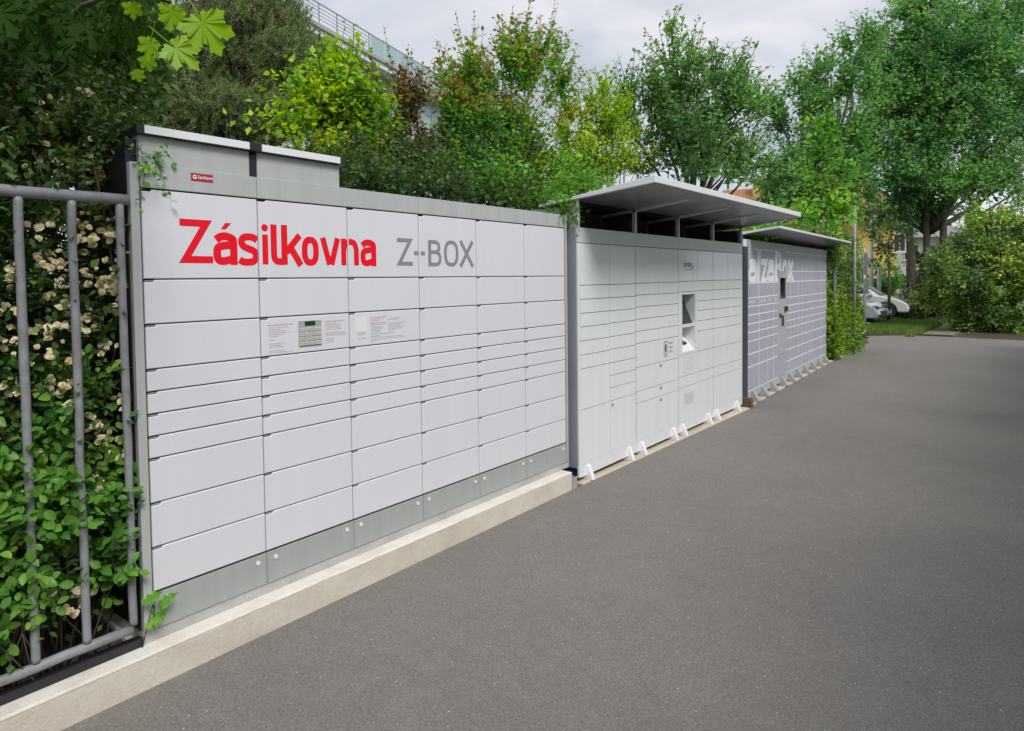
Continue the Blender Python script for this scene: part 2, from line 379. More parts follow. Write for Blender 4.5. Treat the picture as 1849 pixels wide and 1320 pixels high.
# ------------------------------------------------------------------ foliage helpers
LEAF = {  # template vertices (across, along, normal) and triangles
 'oval': (np.array([(0, 0, 0), (.26, .25, .05), (.34, .55, .07), (.2, .85, .03), (0, 1, -.03), (-.2, .85, .03), (-.34, .55, .07), (-.26, .25, .05), (0, .5, 0)]),
          np.array([(0, 1, 8), (1, 2, 8), (2, 3, 8), (3, 4, 8), (4, 5, 8), (5, 6, 8), (6, 7, 8), (7, 0, 8)])),
 'point': (np.array([(0, 0, 0), (.34, .42, .07), (0, 1, -.08), (-.34, .42, .07), (0, .42, 0)]),
           np.array([(0, 1, 4), (1, 2, 4), (2, 3, 4), (3, 0, 4)])),
 'quad': (np.array([(0, 0, 0), (.38, .5, .06), (0, 1, -.05), (-.38, .5, .06)]), np.array([(0, 1, 2), (0, 2, 3)])),
}
def nrm(a): return a/(np.linalg.norm(a, axis=-1, keepdims=True)+1e-9)
def leaf_arrays(C, D, Nn, size, shape):
    T, F = LEAF[shape]; D = nrm(D); X = nrm(np.cross(D, Nn)); Z = np.cross(X, D)
    s = size[:, None, None]
    V = C[:, None, :] + s*(T[None, :, 0, None]*X[:, None, :] + T[None, :, 1, None]*D[:, None, :] + T[None, :, 2, None]*Z[:, None, :])
    n = len(C); k = len(T)
    FF = (F[None]+np.arange(n)[:, None, None]*k).reshape(-1, 3)
    return V.reshape(-1, 3), FF
def tube_arrays(P0, P1, r0, r1, seg=3):
    D = nrm(P1-P0); A = nrm(np.cross(D, np.array([.31, .83, .46]))); B = np.cross(D, A); n = len(P0)
    ang = np.arange(seg)*2*math.pi/seg; ring = A[:, None]*np.cos(ang)[None, :, None]+B[:, None]*np.sin(ang)[None, :, None]
    V = np.concatenate([P0[:, None]+ring*np.asarray(r0).reshape(-1, 1, 1), P1[:, None]+ring*np.asarray(r1).reshape(-1, 1, 1)], 1)
    F = np.array([(k, (k+1) % seg, seg+(k+1) % seg, seg+k) for k in range(seg)])
    return V.reshape(-1, 3), (F[None]+np.arange(n)[:, None, None]*2*seg).reshape(-1, 4)
def ball(n, shell=.5, sub=0.):
    d = nrm(rng.normal(size=(n, 3))); return d*rng.random((n, 1))**(shell/1.5)
def foliage(clumps, twig_len, leaf, per_twig, m, shape='point', up=.5, outw=.7, spread=.6, twig_r=.003, dens=1., droop=.0, jitter=.35, tip=None, shell=.5, sub=0.):
    """clumps: (centre, radii, n_twigs). returns dict of arrays. Leaves sit along thin twigs, alternate sides."""
    P, O = [], []
    for c, rr, n in clumps:
        n = max(3, int(n*dens)); b = ball(n, shell)
        if sub and n > 20:      # twigs gather in smaller leaf masses with gaps between them
            k = max(4, n//16); cc = ball(k, .8); b = cc[rng.integers(k, size=n)]+ball(n, 1.)*sub*(.6+.7*rng.random((n, 1)))
        P.append(np.array(c)+b*np.array(rr)); O.append(b)
    P = np.concatenate(P); O = np.concatenate(O); n = len(P)
    D = nrm(nrm(O)*outw + np.array([0, 0, up]) + rng.normal(size=(n, 3))*spread*.6)
    Ln = twig_len*(.5+.9*rng.random(n)); E = P+D*Ln[:, None]; E[:, 2] -= droop*Ln
    t = (np.arange(per_twig)+.5)/per_twig
    t = np.clip(t[None]+rng.normal(size=(n, per_twig))*.04, 0, 1.02)
    C = P[:, None]+(E-P)[:, None]*t[..., None]
    side = nrm(np.cross(D, rng.normal(size=(n, 3))))
    sgn = np.where(np.arange(per_twig) % 2 == 0, 1., -1.)[None, :, None]
    LD = side[:, None]*sgn*.9 + D[:, None]*.55 + rng.normal(size=C.shape)*jitter + np.array([0, 0, -.12])
    NN = np.array([0, 0, 1.])+rng.normal(size=C.shape)*.45
    sz = leaf*1.22*(.65+.6*rng.random(C.shape[:2]))*(1-.3*t)
    C += nrm(LD)*leaf*.12
    return dict(P=P, E=E, C=C.reshape(-1, 3), D=LD.reshape(-1, 3), N=NN.reshape(-1, 3), s=sz.ravel(), tip=(t > .62).ravel())
def limbs(base, tops, r0, r1=.01, seg=6, wob=.12, n=5):
    """tapered bent limbs from base point(s) to tops"""
    mb = MB()
    for tp in tops:
        b = np.array(base, float); e = np.array(tp, float); pts = []
        L_ = np.linalg.norm(e-b); off = rng.normal(size=3)*wob*L_*.5; off[2] = abs(off[2])*.3
        for i in range(n+1):
            t = i/n; pts.append(b+(e-b)*t+off*math.sin(math.pi*t)+rng.normal(size=3)*.012*L_*math.sin(math.pi*t))
        mb.tube(pts, r0, seg, r1)
    return mb
def plant(name, label, cat_, base, fol, m, shape, bark, trunk_r=.04, group=None, twig_r=.003, tops=None, tipmat=None, wob=.12, trunk=None, nlimb=14, crown='crown', ymin=-99):
    root = empty(name, base); tag(root, label, cat_, group); b = np.array(base, float)
    V, F = leaf_arrays(fol['C']-b, fol['D'], fol['N'], fol['s'], shape)
    if tipmat is not None:
        k = len(LEAF[shape][1]); idx = fol['tip'] & (fol['C'][:, 2] > np.percentile(fol['C'][:, 2], 55)); fm = np.repeat(idx, k)
        o = link(crown, npmesh(crown, V, F[~fm], m), root); tag(o, kind='stuff')
        o = link('young_leaves', npmesh('young_leaves', V, F[fm], tipmat), root); tag(o, kind='stuff')
    else:
        o = link(crown, npmesh(crown, V, F, m), root); tag(o, kind='stuff')
    V, F = tube_arrays(fol['P']-b, fol['E']-b, np.full(len(fol['P']), twig_r*1.5), np.full(len(fol['P']), twig_r*.6))
    o = link('twigs', npmesh('twigs', V, F, bark), root); tag(o, kind='stuff')
    if trunk is not None:
        MB().tube([np.array(p)-b for p in trunk], trunk_r, 10, trunk_r*.55).obj('trunk', bark, root, True)
        st = np.array(trunk[-1])-b
    else: st = np.zeros(3)
    if tops is None:
        cand = np.where(fol['P'][:, 1] > ymin)[0]; ii = rng.choice(cand, min(nlimb, len(cand)), replace=False); tops = fol['P'][ii]
    tops = [np.array(t)-b for t in tops]
    limbs(st, tops, trunk_r*.55, max(.004, trunk_r*.12), wob=wob).obj('limbs', bark, root, True)
    return root
def cl_x(px, py, rx, rz, X, n, ry=None):
    """a clump whose middle stands on the line behind the lockers X metres back"""
    c = PX(px, py, X); dep = (c-CAM)@AF; k = dep/1200
    return (c, (rx*k if ry is None else ry, rx*k, rz*k), n)
def cl_d(px, py, rx, rz, dep, n, ry=1.):
    c = PD(px, py, dep); k = dep/1200
    return (c, (rx*k, rx*k*ry, rz*k), n)

# ================================================================== SETTING
GZ = -.15
def sheet(name, poly, z, m, **k):
    me = bpy.data.meshes.new(name); me.from_pydata([(x, y, z) for x, y in poly], [], [tuple(range(len(poly)))]); me.materials.append(m); me.update()
    o = link(name, me); tag(o, kind='structure', **k); return o
sheet('ground', [(-600, -300), (600, -300), (600, 900), (-600, 900)], GZ-.03, M['grassground'])
def edge_x(y):       # asphalt edge in front of the lockers
    for (a, xa), (b, xb) in zip(EDGE, EDGE[1:]):
        if a <= y <= b: return xa+(xb-xa)*(y-a)/(b-a)
EDGE = [(-12, .085), (3.4, .094), (7.5, .15), (7.74, .10), (13.7, -.14), (16.1, -.08)]
sheet('asphalt', [(x, y) for y, x in EDGE] + [(-.47, 19.2), (-.70, 19.8), (.27, 20.7), (1.33, 20.6), (2.0, 20.4), (3.2, 20.3), (14, 19.5), (14, -12)], GZ, M['asphalt'])
sheet('hedge_soil', [(-3, -8), (-.0605, -8), (-.0605, -.062), (-3, -.062)], -.02, M['soil'])
sheet('soil', [(-3.2, -8), (.08, -8), (.085, 7.5), (-.12, 13.2), (-.05, 16.1), (-2.8, 16.4)], GZ-.015, M['soil'])
sheet('hedge_bed', [(1.35, 20.62), (2.0, 20.41), (3.2, 20.31), (14, 19.51), (14, 26), (2.0, 26)], GZ-.012, M['soil'])
sheet('path', [(.45, 20.70), (1.25, 20.62), (1.7, 29), (.7, 29)], GZ-.02, M['path'])
# kerb in front of the first locker: face stones and a rendered top
def wavy_kerb(y0, y1, n):
    mb = MB(); ys = np.linspace(y0, y1, n); r = np.random.default_rng(3)
    w = np.convolve(r.normal(size=n+8), np.ones(5)/5, 'same')[4:4+n]*.006
    prof = lambda i: [(-.06 if ys[i] < -.06 else -.55, -.02), (-.06 if ys[i] < -.06 else -.55, .0), (.085+w[i]*.6, -.0008), (.0945+w[i]*.3, -.0035), (.0955+w[i]*.3, -.010)]
    for i in range(n):
        for x, z in prof(i): mb.v.append((x, ys[i], z))
    for i in range(n-1):
        for k in range(4): a = i*5+k; mb.f.append((a, a+1, a+6, a+5))
    mb.f.append((0, 1, 2, 3, 4)); mb.f.append(tuple(range((n-1)*5, n*5))[::-1])
    return mb
o = wavy_kerb(-9, 3.275, 400).obj('kerb_top', M['kerbtop']); tag(o, kind='structure')
mb = MB(); y = -9
for i in range(13):
    y1 = min(y+4.2, 3.28)
    mb.box(-.06, .0935, y+.0004, y1-.0004, -.3, -.0125); y = y1
    if y >= 3.28: break
o = mb.obj('kerb', M['kerb'], bevel=.004); tag(o, kind='structure')
# sand coloured strips under the second and third locker
mb = MB()
mb.prism([(-.5, 3.44), (.100, 3.44), (.154, 7.52), (-.5, 7.52)], GZ-.1, GZ+.008, ax=2)
o = mb.obj('kerb_strip', M['strip']); tag(o, kind='structure')
mb = MB(); mb.prism([(-.6, 7.62), (.108, 7.74), (-.132, 13.72), (-.8, 13.72)], GZ-.1, GZ+.010, ax=2)
o = mb.obj('kerb_strip', M['strip']); tag(o, kind='structure')
mb = MB(); mb.prism([(-.20, 13.75), (-.125, 13.75), (-.065, 16.1), (-.14, 16.1)], GZ-.1, GZ+.03, ax=2)
o = mb.obj('hedge_kerb', M['slab']); tag(o, kind='structure')
mb = MB(); mb.prism([(-.78, 19.9), (-.68, 19.78), (.30, 20.72), (1.35, 20.63), (1.33, 20.75), (.28, 20.86)], GZ-.1, GZ+.04, ax=2)
o = mb.obj('far_kerb', M['soil']); tag(o, kind='structure')
# grey levelling slab between kerb top and locker plinth
o = MB().box(-.56, -.006, -.045, 3.385, .001, .052).obj('base_slab', M['slab']); tag(o, 'low grey levelling slab under the white locker with red lettering', 'slab')
# end of the kerb: small grey bracket, stone seat between second and third locker
o = MB().box(.02, .10, 3.284, 3.292, -.15, -.03).box(.092, .100, 3.2925, 3.35, -.15, -.05).obj('metal_bracket', M['steel'], bevel=.002)
tag(o, 'small grey metal bracket at the far end of the high kerb', 'bracket')
o = MB().box(-.2, .155, 7.525, 7.60, -.15, -.02).box(.157, .172, 7.50, 7.57, -.15, -.045).obj('timber_block', M['brownwood'], bevel=.003)
tag(o, 'brown timber block between the middle locker and the lilac locker', 'block')

# ================================================================== LOCKER 1 (white, red lettering)
W, MO, Z0 = .5561, .1, .22          # column width, height module, bottom of the doors
LK = empty('parcel_locker', (0, 0, 0))
tag(LK, 'long white parcel locker with big red lettering and two rooftop solar panels', 'parcel locker')
YE = 6*W
MB().box(-.60, -.016, -.030, YE+.020, .056, 2.118).obj('cabinet', M['gap'], LK)
MB().box(-.61, -.03, -.048, -.0305, .055, 2.12).obj('side_panel', M['black'], LK)  # left side blackened: its shadow is put into the colour
MB().box(-.61, -.03, YE+.0205, YE+.032, .055, 2.12).obj('side_panel', M['panelgrey'], LK)
MB().box(-.028, .003, -.044, -.006, .055, 2.13).obj('stile', M['panelgrey'], LK, bevel=.002)
MB().box(-.028, .003, YE+.006, YE+.034, .055, 2.13).obj('stile', M['panelgrey'], LK, bevel=.002)
yy = [-.003, W, 2.5*W-.278*0+.0, 4.25*W, YE+.003]
yy = [-.003, W-.004, 3*W, 5*W-.01, YE+.003]
for a, b in zip(yy, yy[1:]):
    MB().box(-.02, .004, a+.001, b-.001, 2.024, 2.128).box(-.60, -.021, a+.001, b-.001, 2.1205, 2.128).obj('fascia', M['panelgrey'], LK, bevel=.002)
for i in range(6):
    p = MB().box(-.012, .002, i*W+.0015, (i+1)*W-.0015, .054, .214).obj('plinth_panel', M['plinthgrey'], LK, bevel=.0015)
    for yo in (.05, W-.05):
        MB().tube([(.0022, i*W+yo, .178), (.007, i*W+yo, .178)], .0115, 14).obj('screw_cap', M['white'], p)
MB().box(-.014, -.004, 0, YE, .2145, .2185).obj('threshold', M['gap'], LK)
rows = [4, 2, 2, 1, 1, 1, 1, 2, 2, 2]; zt = Z0+18*MO; zs = [zt]
for r_ in rows: zs.append(zs[-1]-r_*MO)
dm = {}
def doormesh(h, w=W, g=.0028, notch=True, ch=.0034, mk='panel', x0=-.014, x1=.0):
    k = (round(h, 3), round(w, 3), mk, notch)
    if k not in dm:
        a, b, c, d = g, w-g, g, h-g
        P = [(a, c), (b, c), (b, d), (a, d)]
        if notch: P = [(a, c+.0), (b, c), (b, d), (a+.045, d), (a+.040, d-.009), (a, d-.009)]
        dm[k] = MB().prism(P, x0, x1, ch).mesh('door', M[mk])
    return dm[k]
DOOR1 = {}
for c in range(6):
    for r_ in range(10):
        DOOR1[c, r_] = link('door', doormesh(zs[r_]-zs[r_+1]), LK, (0, c*W, zs[r_+1]))
# hinge plates seen as dark slivers in the notches
mb = MB()
for c in range(6):
    for r_ in range(1, 10): mb.box(-.013, -.0015, c*W+.006, c*W+.040, zs[r_]-.0085, zs[r_]-.0045)
tag(mb.obj('hinge_plates', M['plinthgrey'], LK), kind='stuff')
# lettering
w = .033
red = [stroke([(.164, 1.8805), (.288, 1.8805), (.186, 1.7105), (.318, 1.7105)], .0335)]
red += glyph_a(.320, .442, 1.687, 1.844, .038)
red += [[[np.array(v) for v in ((.360, 1.858), (.384, 1.858), (.413, 1.890), (.383, 1.890))]]]
red += [stroke(cat([(.548, 1.812), (.530, 1.824), (.503, 1.828), (.474, 1.822), (.464, 1.801), (.474, 1.781), (.503, 1.768), (.532, 1.756), (.541, 1.731), (.529, 1.708), (.500, 1.702), (.470, 1.704), (.452, 1.714)]), .035)]
red += [[[np.array((.592, 1.877))]+[np.array((.592+.019*math.cos(t), 1.877+.019*math.sin(t))) for t in (a, a+.45)] for a in np.arange(0, 6.28, .4488)]]
red += [rq(.577, .609, 1.691, 1.843)]
red += [stroke([(.642, 1.897)]+cat([(.642, 1.760), (.644, 1.727), (.656, 1.711), (.676, 1.7065), (.700, 1.7065)]), .035)]
red += [rq(.685, .721, 1.691, 1.898), stroke([(.712, 1.755), (.796, 1.848)], .035), stroke([(.738, 1.785), (.800, 1.688)], .037)]
red += [stroke(sup(.861, 1.765, .036, .061), .036, True)]
red += [stroke([(.941, 1.842), (.985, 1.693)], .036), stroke([(1.041, 1.842), (.997, 1.693)], .036)]
red += [rq(1.064, 1.099, 1.691, 1.842), stroke(cat([(1.082, 1.775), (1.094, 1.808), (1.125, 1.825), (1.158, 1.815), (1.171, 1.780)])+[np.array((1.171, 1.691))], .035)]
red += glyph_a(1.201, 1.318, 1.687, 1.844, .037)
gry = [stroke([(1.484, 1.850), (1.594, 1.850), (1.500, 1.705), (1.613, 1.705)], .025), rq(1.625, 1.662, 1.759, 1.785), rq(1.683, 1.722, 1.759, 1.785)]
gry += [rq(1.750, 1.777, 1.690, 1.861), stroke(cat([(1.765, 1.849), (1.818, 1.848), (1.842, 1.838), (1.850, 1.816), (1.842, 1.794), (1.818, 1.783), (1.765, 1.782)]), .024),
        stroke(cat([(1.765, 1.782), (1.826, 1.781), (1.852, 1.768), (1.860, 1.742), (1.852, 1.714), (1.826, 1.703), (1.765, 1.702)]), .024)]
gry += [stroke(sup(1.967, 1.777, .057, .075), .026, True), stroke([(2.058, 1.866), (2.184, 1.690)], .028), stroke([(2.182, 1.866), (2.056, 1.690)], .028)]
for c in range(4):
    rect = (c*W+.005, (c+1)*W-.005, zs[1]+.005, zs[0]-.005)
    for gs, mk in ((red, 'red'), (gry, 'grey_print')):
        print_on(gs, rect, .0, 'lettering', M[mk], DOOR1[c, 0], (c*W, zs[1]))
# instruction print on the third row
def rr(n, a, b, s=1): r = np.random.default_rng(s); return [(0, a+(b-a)*r.random()) for _ in range(n)]
def seg_line(y, z, length, th=.0028, s=0):
    r = np.random.default_rng(int(y*997+z*313)); out = []; a = 0
    while a < length:
        b = a+.006+.02*r.random(); out.append(rq(y+a, y+min(b, length), z-th, z)); a = b+.0022
    return out
d0, d1 = [], []; p0, p1 = [], []
p0 += seg_line(.594, 1.381, .15, .004); z = 1.367
for i, l_ in enumerate([.12, .07, .10, .12, .09, .05, 0, .04, .0, .10, .07, .09, .0, .09, .14]):
    if l_: d0 += seg_line(.600, z, l_)
    z -= .0092
p0 += seg_line(.944, 1.381, .125, .004); z = 1.369
for l_ in [.08, .11, .10, .10, .11, 0, .13, .14, .14, 0, .055, .055, .055]:
    if l_: d0 += seg_line(.948, z, l_)
    z -= .0085
p1 += seg_line(1.262, 1.386, .13, .004); d1 += seg_line(1.266, 1.374, .10)+seg_line(1.266, 1.365, .07)
d1 += seg_line(1.40, 1.374, .10)+seg_line(1.40, 1.365, .08)
p1 += seg_line(1.262, 1.352, .125, .004); z = 1.342
for a_, b_ in [(.12, .15), (.08, .12), (.10, .10), (.09, .14), (.08, .12), (.07, .05)]:
    d1 += seg_line(1.266, z, a_)+seg_line(1.40, z+.004, b_); z -= .0088
d1 += seg_line(1.264, 1.286, .19, .0035)
p1 += seg_line(1.262, 1.274, .07, .003)
d1 += seg_line(1.266, 1.264, .26)+seg_line(1.266, 1.254, .27)+seg_line(1.266, 1.245, .05)
d1 += seg_line(1.165, 1.298, .06)+seg_line(1.165, 1.289, .06)+seg_line(1.168, 1.270, .022, .005)+seg_line(1.200, 1.270, .026, .005)
for c, d_, p_ in ((1, d0, p0), (2, d1, p1)):
    rect = (c*W+.005, (c+1)*W-.005, zs[3]+.005, zs[2]-.005)
    print_on(d_, rect, 0, 'instruction_text', M['light_print'], DOOR1[c, 2], (c*W, zs[3]))
    print_on(p_, rect, 0, 'instruction_heading', M['pink_print'], DOOR1[c, 2], (c*W, zs[3]))
MB().box(.0003, .0012, 1.153, 1.237, 1.306, 1.390).obj('blank_sticker', M['white'], LK)
kp = MB().box(.0003, .005, .775, .918, 1.255, 1.392).obj('keypad', M['keypad'], LK, bevel=.001)
MB().box(.0052, .0062, .812, .878, 1.364, 1.388).obj('display', M['lcd'], kp)
for i, (a, b) in enumerate(((.779, .804), (.8075, .8325), (.836, .861), (.8675, .914))):
    for j in range(4):
        MB().box(.0052, .009, a, b, 1.2595+j*.0245, 1.2805+j*.0245).obj('key', M['key'], kp, bevel=.0015)
        o = print_on([rq(a+.006, a+.011, 1.267+j*.0245, 1.273+j*.0245), rq(a+.013, b-.005, 1.269+j*.0245, 1.271+j*.0245)], (a, b, 1.2, 1.4), .0091, 'key_print', M['grey_print'], kp)
st = MB().box(.0043, .0052, .221, .327, 2.075, 2.112).obj('red_sticker', M['sticker'], LK, bevel=.001)
g = [stroke(sup(.238, 2.094, .0065, .008), .004, True), [[np.array(v) for v in ((.234, 2.092), (.242, 2.092), (.238, 2.085))]]]
x = .252; hh = .016
def mini(ch, x, z, h, w, t):
    X = lambda a: x+a*w; Z = lambda b: z+b*h
    D = {'Z': [stroke([(X(0), Z(1)), (X(1), Z(1)), (X(0), Z(0)), (X(1), Z(0))], t)],
         'a': [stroke(cat([(X(.1), Z(.62)), (X(.5), Z(.7)), (X(.95), Z(.5)), (X(.95), Z(0))], 3), t), stroke(sup(X(.5), Z(.22), .4*w, .2*h, 8), t, True)],
         's': [stroke(cat([(X(1), Z(.66)), (X(.4), Z(.7)), (X(.1), Z(.5)), (X(.6), Z(.35)), (X(.9), Z(.15)), (X(.5), Z(0)), (X(0), Z(.04))], 2), t)],
         'i': [stroke([(X(.5), Z(0)), (X(.5), Z(.7))], t), rq(X(.5)-t/2, X(.5)+t/2, Z(.85), Z(1))], 'l': [stroke([(X(.5), Z(0)), (X(.5), Z(1))], t)],
         'k': [stroke([(X(.1), Z(0)), (X(.1), Z(1))], t), stroke([(X(.95), Z(.7)), (X(.15), Z(.3)), (X(.95), Z(0))], t)],
         'o': [stroke(sup(X(.5), Z(.35), .45*w, .35*h, 10), t, True)], 'v': [stroke([(X(0), Z(.7)), (X(.5), Z(0)), (X(1), Z(.7))], t)],
         'n': [stroke([(X(.05), Z(0)), (X(.05), Z(.7))], t), stroke(cat([(X(.1), Z(.5)), (X(.5), Z(.7)), (X(.95), Z(.5)), (X(.95), Z(0))], 3), t)],
         'P': [stroke([(X(0), Z(0)), (X(.15), Z(1))], t), stroke([(X(.12), Z(.92)), (X(.8), Z(.92)), (X(.95), Z(.7)), (X(.8), Z(.45)), (X(.1), Z(.45))], t)],
         'L': [stroke([(X(.15), Z(1)), (X(0), Z(.06)), (X(.85), Z(.06))], t)]}
    return D[ch]
for ch in 'Zasilkovna':
    ww = {'i': .003, 'l': .003}.get(ch, .0062); g += mini(ch, x, 2.088, .014, ww, .0022); x += ww+.0022
print_on(g, (.222, .326, 2.07, 2.12), .0053, 'sticker_print', M['white_print'], st)
# rooftop housings with solar panels
for k, (a, b) in enumerate(((0.0, .517), (.560, 1.062))):
    MB().prism([(-.46, 2.129), (-.002, 2.129), (-.002, 2.252), (-.46, 2.215)], a, b, ax=1).obj('roof_housing', M['panelgrey'], LK)
    p = MB().prism([(-.50, 2.236), (.020, 2.252), (.020, 2.258), (-.50, 2.242)], a-.012, b+.012, ax=1).obj('solar_panel', M['black'], LK)
    MB().box(.0205, .030, a+.012, b-.012, 2.256, 2.291).obj('front_rail', M['alu'], p, bevel=.001)
    MB().prism([(-.50, 2.2425), (.020, 2.2585), (.020, 2.290), (-.50, 2.272)], a-.010, b+.010, ax=1).obj('panel_edge', M['black'], p)
    for yc in (a-.021 if k == 0 else a-.022, b-.010):
        MB().box(-.01, .031, yc, yc+.031, 2.252, 2.2925).obj('end_cap', M['black'], p, bevel=.002)
MB().box(-.46, -.006, .518, .559, 2.129, 2.235).obj('black_spacer', M['black'], LK)
MB().box(-.47, -.03, -.046, -.001, 2.1205, 2.235).obj('black_end_plate', M['black'], LK)

# ================================================================== FENCE (round pipes) at the left
FN = empty('pipe_fence', (0, -.6, 0))
tag(FN, 'weathered grey pipe railing in front of the rose hedge, left of the white locker', 'fence')
def wob(p0, p1, n=14, a=.0012):
    P = [np.array(p0)+(np.array(p1)-np.array(p0))*i/n for i in range(n+1)]
    return [p+rng.normal(size=3)*a*(0 < i < n) for i, p in enumerate(P)]
def rel(P): return [np.array(p)-np.array((0, -.6, 0)) for p in P]
MB().tube(rel(wob((0, -2.6, 1.962), (0, -.056, 1.962), 30)), .0235, 16).obj('top_rail', M['pipe'], FN, True)
MB().tube(rel(wob((0, -2.6, .093), (0, -.095, .093), 30)), .020, 16).obj('bottom_rail', M['pipe'], FN, True)
MB().box(-.030, .006, -2.0, .545, .0015, .040).obj('black_strip', M['black'], FN)
for i in range(13):
    y = -.088-.181*i
    MB().tube(rel([(0, y, .112), (0, y, .10+.03)]+wob((0, y, .14), (0, y, 1.92))+[(0, y, 1.942)]), .0165, 14).obj('bar', M['pipe'], FN, True)

# ================================================================== LOCKER 2 (glossy white, pitched canopy)
X2 = .06; C2 = [3.482, 3.977, 4.479, 4.985, 5.465, 5.972, 6.452, 6.942, 7.430]
L2 = empty('parcel_locker', (X2, 3.45, 0))
tag(L2, 'glossy white parcel locker with white canopy over dark openings, middle of the row', 'parcel locker')
OX, OY = X2, 3.45
def b2(x0, x1, y0, y1, z0, z1, mb=None): return (mb or MB()).box(x0-OX, x1-OX, y0-OY, y1-OY, z0, z1)
t = b2(-.44, X2-.16, 3.462, 7.452, -.095, 2.03)
for q in ((3.462, 5.545, -.095, 2.03), (5.925, 7.452, -.095, 2.03), (5.545, 5.925, -.095, .755), (5.545, 5.925, 1.414, 2.03)): b2(X2-.159, X2-.016, *q, t)
t.obj('cabinet', M['gap'], L2)
b2(-.40, X2-.0145, 3.447, 3.4615, -.02, 2.205).obj('side_panel', M['ppl_side'], L2)
b2(-.40, X2-.0145, 7.4525, 7.467, -.10, 2.205).obj('side_panel', M['ppl_side'], L2)
b2(-.02, X2+.001, 3.4465, 3.480, 2.031, 2.292).obj('corner_post', M['ppl_band'], L2)
b2(X2-.014, X2, 3.447, 3.480, .0, 1.899).obj('stile', M['ppl'], L2)
b2(X2-.014, X2, 7.432, 7.467, .0, 1.899).obj('stile', M['ppl'], L2)
b2(X2-.02, X2, 3.4452, 7.4685, -.100, .001).obj('bottom_rail', M['ppl'], L2, bevel=.002)
b2(-.5, -.001, 3.4475, 3.4615, -.14, -.021).obj('blue_plate', M['blue'], L2)
for a, b in ((3.4452, 4.498), (4.500, 5.470), (5.472, 7.467)):
    b2(X2-.02, X2+.002, a, b-.002, 1.903, 2.029).obj('band', M['ppl_band'], L2, bevel=.001)
# canopy and the dark openings beneath it
def zr(x): return 2.265+(x-.06)*(2.336-2.265)/(.773-.06)
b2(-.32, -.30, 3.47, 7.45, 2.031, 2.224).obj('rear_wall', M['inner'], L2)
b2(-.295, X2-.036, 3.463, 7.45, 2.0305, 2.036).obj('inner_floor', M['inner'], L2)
P = [(-.33-OX, zr(-.33)), (.773-OX, zr(.773)), (.773-OX, zr(.773)+.054), (-.33-OX, zr(-.33)+.016)]
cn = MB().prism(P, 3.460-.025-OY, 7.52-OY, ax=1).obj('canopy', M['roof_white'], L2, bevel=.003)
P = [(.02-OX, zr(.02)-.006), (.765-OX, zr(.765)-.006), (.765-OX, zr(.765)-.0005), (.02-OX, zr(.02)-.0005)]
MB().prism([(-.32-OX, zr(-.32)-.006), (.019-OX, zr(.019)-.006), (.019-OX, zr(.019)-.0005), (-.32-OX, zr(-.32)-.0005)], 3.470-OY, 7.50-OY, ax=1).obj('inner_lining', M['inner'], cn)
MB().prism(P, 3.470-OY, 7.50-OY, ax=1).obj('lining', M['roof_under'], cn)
for y in (4.480, 5.466, 6.455, 7.440):
    ww = .03
    b2(X2-.035, X2, y, y+ww, 2.031, zr(0.02)-.008).obj('post', M['ppl_band'], L2, bevel=.001)
    P = [(-.3-OX, zr(-.3)-.03), (.10-OX, zr(.10)-.036), (.60-OX, zr(.60)-.018), (.60-OX, zr(.60)-.0065), (-.3-OX, zr(-.3)-.0065)]
    MB().prism(P, y-.0-OY, y+.026-OY, ax=1).obj('bracket', M['ppl_band'], cn, bevel=.001)
for k in range(4):      # dark partition sheets of the openings
    b2(-.29, .01, [4.476, 5.462, 6.451, 7.436][k]-.02, [4.476, 5.462, 6.451, 7.436][k]-.014, 2.037, 2.19).obj('partition', M['inner'], L2)
P = [(.12-OX, zr(.12)-.030), (.20-OX, zr(.20)-.030), (.20-OX, zr(.20)-.0065), (.12-OX, zr(.12)-.0065)]
MB().tube([(.0, 3.452-OY, 1.965), (.0, 3.440-OY, 1.965)], .012, 12).obj('round_lock', M['steel'], L2)
# doors
A1 = [1.900, 1.541, 1.421, 1.302, 1.185, 1.065, .945, .827, .474, .001]
A2 = [1.900, 1.541, 1.421, 1.302, 1.190, 1.066, .950, .826, .711, .598, .478, .001]
A3 = [1.900, 1.546, 1.430, 1.314, 1.196, 1.078, .960, .725, .490, .373, .001]
A6 = [1.900, 1.555, 1.440, 1.324, 1.212, 1.095, .976, .746, .508, .390, .001]
A5 = [1.900, 1.552, 1.438]; A5b = [.744, .505, .385, .001]
G5 = (5.555, 5.912)
fin = {}
def door2(c, za, zb, x=None):
    a, b = C2[c], C2[c+1]
    gl, gr = (.007 if c in (2, 4, 6) else .0032), (.007 if c in (1, 3, 5) else .0032)
    P = [(gl, .0026), (b-a-gr, .0026), (b-a-gr, za-zb-.0026), (gl, za-zb-.0026)]
    k = (c, round(za-zb, 3))
    if k not in fin: fin[k] = MB().prism(P, -.012, 0, .0015).mesh('door', M['ppl'])
    o = link('door', fin[k], L2, (0, a-OY, zb)); return o
D2 = {}
for c, A in enumerate((A1, A2, A3, A3, A5, A6, A6, A6)):
    for r_ in range(len(A)-1): D2[c, r_] = door2(c, A[r_], A[r_+1])
for r_ in range(3): D2[4, 10+r_] = door2(4, A5b[r_], A5b[r_+1])
